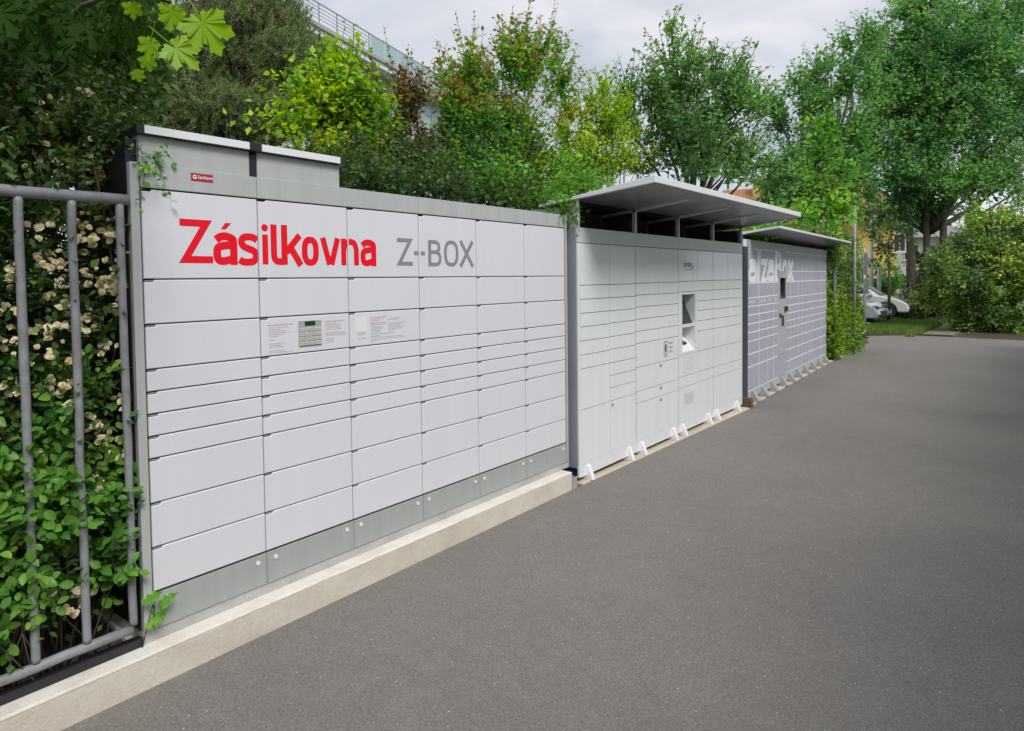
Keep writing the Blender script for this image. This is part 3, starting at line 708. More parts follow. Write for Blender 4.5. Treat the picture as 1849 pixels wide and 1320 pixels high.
# terminal column: surround with two openings
x0, x1 = C2[4]+.0022, C2[5]-.0022
t = MB()
for a, b, c_, d_ in ((x0, 5.558, .746, 1.436), (5.912, x1, .746, 1.436), (5.558, 5.912, 1.407, 1.436), (5.558, 5.912, 1.046, 1.080), (5.558, 5.912, .746, .762)):
    b2(X2-.012, X2, a, b, c_, d_, t)
t.obj('terminal_surround', M['ppl'], L2)
t = MB()          # hollow niches 0.14 deep
b2(X2-.150, X2-.147, 5.558, 5.912, 1.081, 1.406).obj('niche_back', M['black'], L2); b2(X2-.150, X2-.146, 5.558, 5.912, .762, 1.046).obj('niche_back', M['ppl'], L2)
for c_, d_ in ((1.080, 1.407), (.762, 1.046)):
    b2(X2-.15, X2-.012, 5.550, 5.558, c_, d_, t); b2(X2-.15, X2-.012, 5.912, 5.920, c_, d_, t)
    b2(X2-.15, X2-.012, 5.55, 5.92, c_-.006, c_, t); b2(X2-.15, X2-.012, 5.55, 5.92, d_, d_+.006, t)
t.obj('niche', M['ppl'], L2)
t = MB(); t.prism([(-.140, 1.385), (-.144, 1.385), (-.010, 1.090), (-.004, 1.090)], 5.570-OY, 5.84-OY, ax=1)
sc = t.obj('screen', M['glass_screen'], L2)
MB().prism([(-.144, 1.395), (-.148, 1.395), (-.012, 1.0825), (-.006, 1.0825)], 5.560-OY, 5.852-OY, ax=1).obj('screen_frame', M['black'], sc)
t = MB(); t.prism([(-.144, .93), (-.144, .764), (-.008, .764), (-.008, .775)], 5.562-OY, 5.908-OY, ax=1)
ds = t.obj('sloping_desk', M['white'], L2)
MB().prism([(-.112, .915), (-.108, .925), (-.048, .855), (-.052, .845)], 5.72-OY, 5.80-OY, ax=1).obj('card_reader', M['black'], ds)
MB().prism([(-.100, .918), (-.096, .926), (-.056, .880), (-.060, .872)], 5.735-OY, 5.785-OY, ax=1).obj('reader_slot', M['white'], ds)
MB().prism([(-.09, .873), (-.085, .880), (-.035, .815), (-.04, .805)], 5.60-OY, 5.63-OY, ax=1).obj('keypad_strip', M['plinthgrey'], ds)
MB().prism([(-.144, .95), (-.139, .95), (-.139, 1.01), (-.144, 1.01)], 5.60-OY, 5.65-OY, ax=1).obj('scanner', M['black'], ds)
# print on the terminal column
def on2(groups, c, za, zb, mk, par, name='print'): return print_on(groups, (C2[c]+.004, C2[c+1]-.004, zb, za), 0, name, M[mk], par, (C2[c], zb))
lg = [rq(5.585+i*.006, 5.625, 1.742-i*.016, 1.751-i*.016) for i in range(3)]
xx = 5.640
for ch in 'PPL': lg += mini(ch, xx, 1.705, .050, .062, .0145); xx += .085
on2(lg, 4, A5[0], A5[1], 'dark_print', D2[4, 0], 'logo')
g = seg_line(5.66, 1.686, .20, .010); g += [rq(5.82, 5.875, 1.640, 1.646)]
on2(g, 4, A5[0], A5[1], 'grey_print', D2[4, 0], 'small_print')
g = [rq(5.60+i*.075, 5.60+i*.075+.012, .715-j*.022-.009-i*.001, .715-j*.022) for i in range(4) for j in range(9) if (i*7+j*5) % 6]
on2(g, 4, A5b[0], A5b[1], 'grey_print', D2[4, 10], 'speaker_holes')
g = [rq(5.61, 5.86, .300-j*.018-.007, .300-j*.018) for j in range(7)]
on2(g, 4, A5b[2], A5b[3], 'light_print', D2[4, 12], 'air_slots')
g = [stroke([(5.10, .925), (5.10, .775), (5.175, .775), (5.175, .925)], .008, True), rq(5.118, 5.158, .82, .90), stroke([(5.10, .805), (5.175, .805)], .006), rq(5.13, 5.146, .785, .795)]
on2(g, 3, A3[6], A3[7], 'dark_print', D2[3, 6], 'phone_icon')
g = seg_line(5.215, .915, .10, .02)+seg_line(5.215, .870, .09, .02)+seg_line(5.215, .825, .09, .02)
on2(g, 3, A3[6], A3[7], 'light_print', D2[3, 6], 'small_print')
for c, z in ((1, .455), (3, .705), (3, .472), (3, .350)):
    b2(X2+.0003, X2+.004, C2[c]+.02, C2[c]+.055, z-.03, z).obj('lock', M['grey_print'] if c == 3 else M['steel'], L2, bevel=.001)
# feet: folded triangular plates
def foot_mesh(name, h, dep, w_, m):
    P = [(-.06, 0), (dep, 0), (dep-.008, .03), (.012, h), (-.06, h)]
    return MB().prism(P, 0, w_, ax=1).mesh(name, m)
fm = foot_mesh('foot', .122, .056, .050, M['box3gap'])
for y in (3.565, 4.305, 4.565, 5.30, 5.54, 6.265, 6.525, 7.225):
    o = link('foot', fm, L2, (X2-OX+.001, y-OY, GZ+.009)); b_ = o.modifiers.new('bevel', 'BEVEL'); b_.width = .003; b_.segments = 2

# ================================================================== LOCKER 3 (lilac grey, white lettering)
L3 = empty('parcel_locker', (.03, 7.6, 0), .042)
tag(L3, 'lilac grey parcel locker with big white lettering and pale seams, farthest of the three', 'parcel locker')
E3 = 5.56
t = MB().box(-.65, -.17, -.03, E3, -.07, 2.10)
for q in ((-.03, 1.885, -.07, 2.10), (2.28, E3, -.07, 2.10), (1.885, 2.28, -.07, 1.22), (1.885, 2.28, 1.58, 2.1)): t.box(-.169, -.016, *q)
t.obj('cabinet', M['box3gap'], L3)
MB().box(-.66, .0, -.052, -.0305, -.09, 2.11).obj('side_panel', M['box3dark'], L3)
MB().box(-.014, .004, -.0295, .187, -.09, 2.00).obj('dark_stile', M['box3dark'], L3)
MB().box(-.66, .001, E3+.0005, E3+.02, -.09, 2.11).obj('side_panel', M['box3frame'], L3)
MB().box(-.014, .003, .188, E3, 1.985, 2.10).obj('top_band', M['box3frame'], L3)
MB().box(-.014, .003, -.03, E3, -.088, .012).obj('bottom_rail', M['box3frame'], L3)
MB().box(-.0155, -.003, .19, 1.787, .0125, 1.9845).box(-.0155, -.003, 2.31, E3, .0125, 1.9845).obj('seam_backing', M['box3gap'], L3)
colsL = [.200, .746, 1.214, 1.542, 1.785]; colsR = [2.310, 2.604, 2.874, 3.155, 3.447, 3.708, 3.978, 4.210, 4.499, 5.006, 5.545]
rowsL = [1.980, 1.505, 1.304, 1.185, 1.066, .946, .826, .706, .529, .351, .014]
rowsR = [1.980, 1.675, 1.505, 1.250, 1.117, .990, .868, .752, .578, .395, .205, .014]
letters = []
def sh(st_, k=.10): return [[np.array((v[0]+(v[1]-1.49)*k, v[1])) for v in q] for q in st_]
bz, xz, az = 1.490, 1.850, 1.968
letters += [sh(s) for s in glyph_a(.205, .60, bz, xz, .105)]
letters += [sh(rq(.625, .765, bz, az))]
letters += [sh(stroke([(.80, xz-.045), (1.08, xz-.045), (.885, bz+.045), (1.135, bz+.045)], .09))]
letters += [sh(s) for s in glyph_a(1.145, 1.545, bz, xz, .105)]
letters += [sh(rq(1.575, 1.70, bz, az)), sh(stroke(cat([(1.64, az-.04), (1.83, az-.045), (1.895, az-.13), (1.82, 1.755), (1.64, 1.745)]), .085)),
            sh(stroke(cat([(1.64, 1.745), (1.85, 1.735), (1.925, 1.63), (1.84, bz+.05), (1.64, bz+.045)]), .085))]
letters += [sh(stroke(sup(2.175, (bz+xz)/2, .125, .14), .095, True)), sh(stroke([(2.395, xz), (2.74, bz)], .12)), sh(stroke([(2.70, xz), (2.40, bz)], .12))]
def block3(cols, rows_):
    k = 0
    for ci, (a, b) in enumerate(zip(cols, cols[1:])):
        for za, zb in zip(rows_, rows_[1:]):
            gx = .010 if ci % 3 else .016; gz = .0085; P = [(gx, gz), (b-a-gx, gz), (b-a-gx, za-zb-gz), (gx, za-zb-gz)]
            o = link('door', MB().prism(P, -.004, 0, .001).mesh('door', M['box3']), L3, (0, a, zb))
            if zb > 1.4 and a < 2.85:
                print_on(letters, (a+gx, b-gx, zb+gz, za-gz), 0, 'lettering', M['white_print'], o, (a, zb))
            if abs(za-1.304) < .001 and cols is colsL:
                g = []
                for q_ in range(2): 
                    yc = a+.1+.16*q_
                    if yc < b-.08: g += [stroke(sup(yc, 1.245, .035, .02, 8), .012, True), rq(yc+.045, yc+.075, 1.235, 1.25)]
                print_on(g, (a+gx, b-gx, zb+gz, za-gz), 0, 'small_symbols', M['white_print'], o, (a, zb))
block3(colsL, rowsL); block3(colsR, rowsR)
def b3(x0, x1, y0, y1, z0, z1, mb=None): return (mb or MB()).box(x0, x1, y0, y1, z0, z1)
t = MB()
for a, b, c_, d_ in ((1.788, 1.90, .36, 1.664), (2.265, 2.307, .36, 1.664), (1.90, 2.265, 1.565, 1.664), (1.90, 2.265, .972, 1.235), (1.90, 2.265, .36, .80)): b3(-.012, .003, a, b, c_, d_, t)
b3(-.012, .003, 2.15, 2.265, .80, .972, t); b3(-.012, .003, 1.90, 1.99, .80, .972, t)
t.obj('console_surround', M['box3frame'], L3)
b3(-.012, .002, 1.788, 2.307, .016, .355).obj('console_door', M['box3'], L3)
t = b3(-.012, .001, 1.788, 2.307, 1.668, 1.98).obj('console_top', M['box3'], L3); print_on(letters, (1.79, 2.305, 1.67, 1.978), .001, 'lettering', M['white_print'], t)
t = MB(); b3(-.16, -.156, 1.90, 2.265, 1.235, 1.565, t); b3(-.156, -.012, 1.892, 1.90, 1.235, 1.565, t); b3(-.156, -.012, 2.265, 2.273, 1.235, 1.565, t); b3(-.156, -.012, 1.9, 2.265, 1.229, 1.235, t); b3(-.156, -.012, 1.9, 2.265, 1.565, 1.571, t)
t.obj('screen_niche', M['box3dark'], L3)
MB().prism([(-.150, 1.56), (-.154, 1.56), (-.014, 1.24), (-.008, 1.24)], 1.91, 2.26, ax=1).obj('screen', M['glass_screen'], L3)
b3(-.012, .004, 1.99, 2.15, .80, .972).obj('scanner_window', M['box3dark'], L3)
MB().box(.0042, .03, 2.17, 2.30, 1.03, 1.11).obj('payment_reader', M['black'], L3, bevel=.004)
MB().box(.0042, .02, 1.86, 1.93, .94, 1.01).obj('camera_block', M['box3dark'], L3, bevel=.003)
# canopy, rising towards the front
P = [(-.70, 2.10), (.40, 2.235), (.40, 2.268), (-.70, 2.135)]
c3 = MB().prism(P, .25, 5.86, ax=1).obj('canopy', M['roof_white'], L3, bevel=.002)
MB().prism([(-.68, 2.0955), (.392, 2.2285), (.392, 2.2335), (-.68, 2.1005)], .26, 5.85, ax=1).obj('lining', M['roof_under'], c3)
fm = MB().prism([(-.03, 0), (.105, 0), (.105, .022), (.03, .145), (-.03, .145)], 0, .10, ax=1).mesh('foot', M['steel'])
for y in (.40, .88, 1.40, 1.98, 2.48, 3.02, 3.58, 4.18, 4.74, 5.30):
    o = link('foot', fm, L3, (.004, y-.06, GZ+.011)); b_ = o.modifiers.new('bevel', 'BEVEL'); b_.width = .004; b_.segments = 2
    t = MB().box(-.10, .0035, y-.055, y+.095, -.149+.011, -.0885).obj('foot_pad', M['box3dark'], L3)

# ================================================================== VEGETATION
def leaf_variants(nm, shape, m, n=4):
    out = []
    T, F = LEAF[shape]
    for i in range(n):
        V = T.copy(); V[:, 2] *= (.3+.8*i); V[:, 0] *= .9+.08*i; V[:, 2] -= .12*i*V[:, 1]**2
        me = npmesh(nm, V, F, m, False); out.append(me)
    return out
def put(name, me, parent, pos, d, n, size, base):
    D = Vector(d).normalized(); X = D.cross(Vector(n)).normalized(); Z = X.cross(D)
    o = bpy.data.objects.new(name, me); COL.objects.link(o); o.parent = parent
    p = Vector(pos)-Vector(base)
    o.matrix_local = Matrix([[X[i]*size, D[i]*size, Z[i]*size, p[i]] for i in range(3)]+[[0, 0, 0, 1]])
    return o

# ---- rose hedge behind the railing
HB = (-.45, -1.0, -.15)
RH = empty('rose_hedge', HB); tag(RH, 'tall dark rose hedge with faded cream blossoms behind the pipe railing', 'hedge', kind=None)
def box_clumps(x0, x1, y0, y1, z0, z1, step, n, r=.14):
    o = []
    for y in np.arange(y0, y1, step):
        for z in np.arange(z0, z1, step):
            x = x0+(x1-x0)*rng.random()
            o.append(((x, y+rng.normal()*.03, z+rng.normal()*.03), (r*1.1, r, r), n))
    return o
cl = box_clumps(-.34, -.12, -2.9, -.11, .35, 2.1, .16, 20)+box_clumps(-.75, -.40, -2.9, -.15, .1, 2.9, .2, 26, .2)+box_clumps(-1.5, -1.0, -2.9, .4, .1, 3.4, .3, 120, .3)
for px, py, rx, rz, X, n in ((60, 280, 80, 70, -.35, 90), (150, 240, 70, 70, -.4, 90), (205, 290, 45, 55, -.25, 50), (60, 200, 90, 70, -.5, 80), (180, 200, 60, 50, -.6, 70),
                         (110, 130, 90, 60, -.7, 70), (30, 90, 70, 70, -.8, 60), (240, 250, 26, 35, -.25, 22), (-80, 200, 110, 130, -.5, 90), (-60, 60, 110, 90, -.8, 70), (215, 150, 50, 50, -.9, 50)):
    cl.append(cl_x(px, py, rx, rz, X, n))
fo = foliage(cl, .20, .040, 9, None, up=.35, outw=.6, spread=1., twig_r=.002)
keep = ~((fo['C'][:, 0] > .03) | ((fo['C'][:, 1] > -.065) & (fo['C'][:, 2] < 2.14) & (fo['C'][:, 0] > -.63)))
Cc = fo['C'][keep]; Dd = fo['D'][keep]; Nn = fo['N'][keep]; ss = fo['s'][keep]
V, F = leaf_arrays(Cc-np.array(HB), Dd, Nn, ss, 'point')
o = link('foliage', npmesh('foliage', V, F, M['l_rose']), RH); tag(o, kind='stuff')
kp_ = ~((fo['E'][:, 1] > -.06) & (fo['E'][:, 2] < 2.14)) & (fo['E'][:, 0] < .02) & (fo['P'][:, 0] < 0)
V, F = tube_arrays(fo['P'][kp_]-np.array(HB), fo['E'][kp_]-np.array(HB), np.full(kp_.sum(), .0025), np.full(kp_.sum(), .001))
o = link('twigs', npmesh('twigs', V, F, M['stem']), RH); tag(o, kind='stuff')
mb = MB()
for i in range(46):
    y = -2.6+2.45*rng.random(); x = -.55+.42*rng.random(); pts = []
    for k in range(9):
        pts.append((x+rng.normal()*.02-HB[0], y+rng.normal()*.03-HB[1], GZ+k*.29-HB[2])); x += rng.normal()*.03; y = min(y+rng.normal()*.05, -.09)
    mb.tube(pts, .007+.006*rng.random(), 5, .003)
tag(mb.obj('stems', M['stem'], RH, True), kind='stuff')
# blossoms
def blossom_mesh(k, full):
    r = np.random.default_rng(k); V, F = [], []
    for ring, (n, rad, tilt) in enumerate(((7, .5, .25), (6, .40, .65), (5, .26, 1.05), (3, .14, 1.3))):
        for i in range(n):
            a = 2*math.pi*(i/n)+ring*.5+r.normal()*.15; t = tilt+r.normal()*.18; L_ = rad*(.8+.4*r.random()); w = L_*.55
            d = np.array((math.cos(a)*math.cos(t), math.sin(a)*math.cos(t), math.sin(t))); s_ = np.array((-math.sin(a), math.cos(a), 0))
            z0 = np.array((0, 0, .04*ring)); b = len(V); cz = np.array((0, 0, .10*L_))
            V += [z0, z0+d*L_*.55+s_*w+cz, z0+d*L_*1.0+s_*w*.5, z0+d*L_*1.0-s_*w*.5, z0+d*L_*.55-s_*w+cz, z0+d*L_*.6]
            F += [(b, b+1, b+5), (b+1, b+2, b+5), (b+2, b+3, b+5), (b+3, b+4, b+5), (b+4, b, b+5)]
    return npmesh('blossom', np.array(V), np.array(F), M['petal'])
BM = [blossom_mesh(k, 1) for k in range(6)]
nb = 0
spots = [(95, 395), (60, 410), (130, 420), (150, 400), (70, 455), (160, 440), (190, 430), (205, 415), (210, 455), (105, 470), (75, 480), (130, 500), (100, 520), (85, 545), (115, 560), (165, 505),
 (200, 505), (190, 520), (210, 520), (75, 520), (95, 600), (120, 590), (60, 600), (80, 635), (135, 650), (155, 580), (165, 600), (190, 630), (120, 690), (130, 730), (90, 700), (165, 760), (180, 770), (150, 790), (190, 790),
 (200, 830), (80, 830), (120, 860), (75, 1060), (100, 1070), (118, 1100), (145, 1075), (155, 1085), (240, 800), (245, 720), (225, 560), (235, 520), (150, 300), (175, 270), (130, 290), (210, 265), (105, 190), (160, 330),
 (140, 210), (220, 240), (10, 560), (15, 620), (25, 700), (30, 500), (50, 1090), (230, 980), (170, 870), (200, 880), (85, 235), (190, 345), (240, 300), (60, 300), (90, 260), (165, 235), (185, 300), (205, 320), (120, 320), (40, 350), (200, 245), (70, 215), (160, 170)]
for px, py in spots:
    for k in range(rng.integers(6, 11)):
        X = (-.04 if py > 350 else -.22)-.12*rng.random(); p = PX(px+rng.normal()*11, py+rng.normal()*10, X)
        if p[1] > -.055 and p[2] < 2.15: p[1] = -.06-.03*rng.random()
        n_ = Vector((.8+rng.normal()*.4, -.4+rng.normal()*.5, .5+rng.normal()*.4)).normalized(); t_ = n_.orthogonal()
        t_ = Matrix.Rotation(rng.random()*6.28, 3, n_) @ t_
        put('blossom', BM[rng.integers(6)], RH, p, t_, n_, .017+.019*rng.random(), HB); nb += 1
# ---- snowberry in the lower left: leaves large enough to be told apart
SB = (-.2, -.9, -.12)
SN = empty('snowberry_bush', SB); tag(SN, 'bright green round-leaved bush at the foot of the pipe railing', 'bush')
LV = leaf_variants('leaf', 'oval', M['l_snow'])
cl = []
for px, py, rx, rz, X, n in ((70, 860, 60, 60, -.08, 34), (30, 900, 45, 70, -.04, 30), (110, 930, 60, 50, -.08, 30), (170, 860, 40, 50, -.10, 18), (190, 960, 45, 40, -.07, 22), (110, 780, 40, 50, -.10, 16),
                         (20, 1010, 40, 50, .0, 16), (60, 1040, 50, 30, -.08, 12), (225, 1010, 24, 40, -.04, 12), (190, 1050, 30, 30, -.05, 10), (220, 900, 14, 40, -.05, 7), (20, 1150, 22, 30, .02, 8), (40, 700, 50, 60, -.14, 14), (75, 950, 80, 90, -.16, 40), (-90, 950, 90, 160, -.06, 60), (170, 700, 30, 50, -.14, 6)):
    cl.append(cl_x(px, py, rx, rz, X, n, ry=.055))
fo = foliage(cl, .16, .043, 8, None, up=.45, outw=.5, spread=1., jitter=.4)
ok = (fo['C'][:, 0] < .07) & (fo['C'][:, 2] > .02) & (fo['C'][:, 1] < -.062)
Cc, Dd, Nn, ss = fo['C'][ok], fo['D'][ok], fo['N'][ok]*.6+np.array((.55, -.35, .2)), fo['s'][ok]
Nn += rng.normal(size=Nn.shape)*.35
vis = (Cc@AF*0+Cc[:, 0]) + (Cc[:, 1] > -.75)*.5
order = np.argsort(-vis)
for i in order[:300]: put('leaf', LV[rng.integers(4)], SN, Cc[i], Dd[i], Nn[i], ss[i]*1.1, SB)
V, F = leaf_arrays(Cc[order[300:]]-np.array(SB), Dd[order[300:]], Nn[order[300:]], ss[order[300:]], 'oval')
o = link('foliage', npmesh('foliage', V, F, M['l_snow']), SN); tag(o, kind='stuff')
k2 = (fo['E'][:, 0] < .05) & (fo['E'][:, 2] > 0) & ~(fo['E'][:, 1] > -.06)
V, F = tube_arrays(fo['P'][k2]-np.array(SB), fo['E'][k2]-np.array(SB), np.full(k2.sum(), .0022), np.full(k2.sum(), .001))
o = link('twigs', npmesh('twigs', V, F, M['twig']), SN); tag(o, kind='stuff')
ii = rng.choice(len(fo['P']), 36); mb = MB()
for i in ii:
    p = fo['P'][i]-np.array(SB); b = np.array((p[0]-.08, p[1]+rng.normal()*.15, -.03)); b[1] = min(b[1], -.12-SB[1])
    mb.tube([b, (b+p)/2+rng.normal(size=3)*.02, p], .005, 5, .002)
tag(mb.obj('stems', M['twig'], SN, True), kind='stuff')
# weed with jagged leaves growing at the foot of the first locker's corner
WB = np.array((.012, -.06, .0))
WE = empty('jagged_weed', WB); tag(WE, 'small green weed with jagged leaves at the bottom left corner of the white locker', 'weed')
for i in range(9):
    a = rng.uniform(-.5, .5); L_ = .05+.06*rng.random(); y0 = -.01+.09*rng.random(); z0 = .05+.16*rng.random()
    V = [(0, 0, 0)]; F = []; m_ = 7
    for k in range(1, m_+1):
        t = k/m_; w_ = .26*math.sin(math.pi*min(1, t*.9+.08))*(1 if k % 2 else .45)
        V += [(w_, t, .1*t), (-w_, t-.03, .1*t), (0, t, 0)]
    F = []
    pr = (0, 0, 0)
    idx = lambda k, j: 0 if k == 0 else 1+3*(k-1)+j
    for k in range(m_):
        F += [(idx(k, 2), idx(k+1, 0), idx(k+1, 2)), (idx(k, 2), idx(k+1, 2), idx(k+1, 1))]
        if k: F += [(idx(k, 2), idx(k, 0), idx(k+1, 0)), (idx(k, 2), idx(k+1, 1), idx(k, 1))]
    me = npmesh('leaf', np.array(V), np.array(F), M['l_mid'])
    put('leaf', me, WE, WB+np.array((.012+.02*rng.random(), y0, z0)), (.5, math.sin(a)*1.2+.4, .5*math.cos(a)), (.8, -.3, .6), L_, WB)
MB().tube([(0, 0, 0), (.012, .02, .1), (.014, .05, .2)], .003, 5, .0015).obj('stem', M['twig'], WE)

# ---- maple branch hanging in from the upper left
def maple_mesh(k, m):
    r = np.random.default_rng(k)
    tips = [(-150, .42), (-95, .72), (-45, .9), (0, 1.05), (45, .9), (95, .72), (150, .42)]
    P = []
    for i, (a, L_) in enumerate(tips):
        def pt(ang, rad): t = R(90-ang); return (rad*math.cos(t)*.62, rad*math.sin(t)*.62+.38)
        if i: pm = (tips[i-1][0]+a)/2; P.append(pt(pm, .60 if abs(pm) < 110 else .50))
        L_ *= .93+.12*r.random()
        P += [pt(a-14, L_*.68), pt(a-17, L_*.84), pt(a-9, L_*.84), pt(a, L_), pt(a+9, L_*.84), pt(a+17, L_*.84), pt(a+14, L_*.68)]
    P.append(pt(172, .22)); P.append((0, .0+.30)); P.append(pt(-172, .22))
    V = [(0, .38, 0)]+[(x, y, .10*abs(x)-.30*(y-.3)**2-.10*(x*x+(y-.38)**2)*(i % 8 == 4)+.05*(i % 8 == 0)+.012*r.normal()) for i, (x, y) in enumerate(P)]
    F = [(0, i, i+1) for i in range(1, len(P))]+[(0, len(P), 1)]
    b = len(V); V += [(-.008, -.35, .05), (.008, -.35, .05), (.008, .36, 0), (-.008, .36, 0)]; F += [(b, b+1, b+2), (b, b+2, b+3)]
    return npmesh('leaf', np.array(V, float), np.array(F), m)
MM = [maple_mesh(k, M['l_maple']) for k in range(4)]; MBR = [maple_mesh(k+9, M['l_maplebright']) for k in range(3)]
MPB = (.6, -2.2, -.15)
MP = empty('maple_tree', MPB); tag(MP, 'maple with large leaves and leaning grey trunk, overhanging the upper left', 'tree')
for px, py, dp, sz, dx, dy, br in ((345, 30, 1.75, .15, .45, -.8, 1), (292, 92, 1.85, .12, .75, -.6, 1), (276, 84, 1.9, .08, -.3, -.9, 1), (318, 22, 1.95, .10, -.3, -.9, 1), (238, 20, 2.1, .07, .0, -1, 1),
                               (262, 118, 2.3, .07, .2, -1, 1), (245, 145, 2.5, .06, .2, -1, 1)):
    p = PD(px, py-25, dp); d = AR*dx*1.+AU*dy+AF*.1; n_ = -AF*.9+AU*.35+AR*.15
    put('leaf', MBR[rng.integers(3)], MP, p, d, n_, sz, MPB)
for i in range(150):
    px = 300*rng.random()**1.1-40; py = rng.random()*120*(1-.35*max(px, 0)/300)-30; dp = 2.0+1.5*rng.random()
    p = PD(px, py, dp); d = AR*rng.normal()*.6-AU*(.8)+AF*rng.normal()*.4; n_ = -AF*.5+AU*(.6+.4*rng.random())+AR*rng.normal()*.5
    put('leaf', MM[rng.integers(4)], MP, p, d, n_, .09+.06*rng.random(), MPB)
A_ = lambda *q: np.array(PD(*q))-np.array(MPB)
tp = [A_(-60, 420, 3.0), A_(-10, 270, 3.0), A_(40, 180, 3.0), A_(70, 80, 3.05), A_(95, -40, 3.1), A_(110, -160, 3.2)]
MB().tube([np.array((-.4, -.15, .0)), A_(-200, 800, 3.0)]+tp, .05, 10, .022).obj('trunk', M['bark'], MP, True)
for q in ([A_(70, 80, 3.05), A_(150, 10, 2.5), A_(260, -30, 2.0), A_(330, -40, 1.85)], [A_(95, -40, 3.1), A_(190, -60, 2.3), A_(280, -60, 2.0)], [A_(40, 180, 3.0), A_(120, 120, 2.9), A_(140, 60, 2.7)]):
    MB().tube(q, .012, 7, .003).obj('limb', M['bark'], MP, True)
cl = [cl_d(60, 60, 130, 90, 3.6, 260), cl_d(160, 110, 90, 60, 3.9, 170), cl_d(230, 130, 50, 50, 4.1, 70), cl_d(-60, 120, 110, 160, 3.6, 160), cl_d(220, 60, 70, 50, 3.6, 80)]
fo = foliage(cl, .22, .075, 7, None, up=.1, outw=.4, spread=1.2)
V, F = leaf_arrays(fo['C']-np.array(MPB), fo['D'], fo['N'], fo['s'], 'point')
o = link('crown', npmesh('crown', V, F, M['l_rose']), MP); tag(o, kind='stuff')
V, F = tube_arrays(fo['P']-np.array(MPB), fo['E']-np.array(MPB), np.full(len(fo['P']), .003), np.full(len(fo['P']), .001))
o = link('twigs', npmesh('twigs', V, F, M['twig']), MP); tag(o, kind='stuff')
# sprig that reaches over the roof housing
fo = foliage([(PX(262, 288, -.02), (.03, .06, .03), 5), (PX(285, 280, .0), (.02, .05, .03), 4)], .16, .03, 8, None, up=.1, outw=.2, spread=.9)
bs = PX(245, 300, -.08)
plant('rose_sprig', 'thin rose sprig reaching over the left end of the white locker roof', 'branch', bs, fo, M['l_mid'], 'oval', M['twig'], .004, twig_r=.001)

# ---- pine
pb = PD(400, 560, 13.0); pb[2] = GZ
tufts = []
for px, py, rx, rz, dp, n in ((330, 195, 110, 70, 11.5, 620), (440, 215, 110, 45, 11.3, 520), (520, 140, 70, 80, 12.0, 520), (400, 80, 120, 90, 12.2, 680), (480, 40, 70, 60, 12.5, 380), (575, 125, 40, 50, 12.2, 170),
                          (280, 100, 90, 90, 12.0, 420), (230, 210, 70, 60, 11.5, 220), (470, 150, 90, 60, 12.6, 420), (420, -40, 140, 60, 12.6, 300), (500, 200, 60, 50, 12.0, 260), (350, 280, 170, 50, 11.8, 420), (150, 120, 90, 100, 12.3, 200), (520, 60, 40, 50, 12.4, 140)):
    c, rr, n = cl_d(px, py, rx, rz, dp, n); b = ball(n, .7); tufts.append(np.array(c)+b*np.array(rr))
TP = np.concatenate(tufts); n = len(TP)
TD = nrm(np.array([0, 0, .75])+nrm(TP-(pb+np.array((0, 0, 5))))*.7+rng.normal(size=(n, 3))*.55)
k = 34; t = rng.random((n, k)); TL = .16+.14*rng.random(n)
C0 = TP[:, None]+TD[:, None]*(t*TL[:, None])[..., None]
ND = nrm(TD[:, None]*(.55+.6*t[..., None])+rng.normal(size=(n, k, 3))*.62); NL = .10*(.7+.5*rng.random((n, k, 1)))
X_ = nrm(np.cross(ND, rng.normal(size=(n, k, 3))))*.0062
V = np.stack([C0-X_, C0+X_, C0+ND*NL], 2).reshape(-1, 3)-pb; F = np.arange(n*k*3).reshape(-1, 3)
PN = empty('pine_tree', pb); tag(PN, 'large dark pine behind the left part of the white locker', 'tree')
o = link('needles', npmesh('needles', V, F, M['l_pine']), PN); tag(o, kind='stuff')
V, F = tube_arrays(TP-TD*.25-pb, TP+TD*TL[:, None]-pb, np.full(n, .010), np.full(n, .004)); o = link('twigs', npmesh('twigs', V, F, M['twig']), PN); tag(o, kind='stuff')
MB().tube([(0, 0, 0), (.05, .1, 3), (0, .2, 6), (.1, .1, 9)], .22, 10, .09).obj('trunk', M['bark'], PN, True)
mb = limbs((0, .1, 2.5), TP[rng.choice(n, 30)]-pb, .05, .012); mb2 = limbs((0, .2, 5.2), TP[rng.choice(n, 30)]-pb, .05, .012)
mb.obj('limbs', M['bark'], PN, True); mb2.obj('limbs', M['bark'], PN, True)

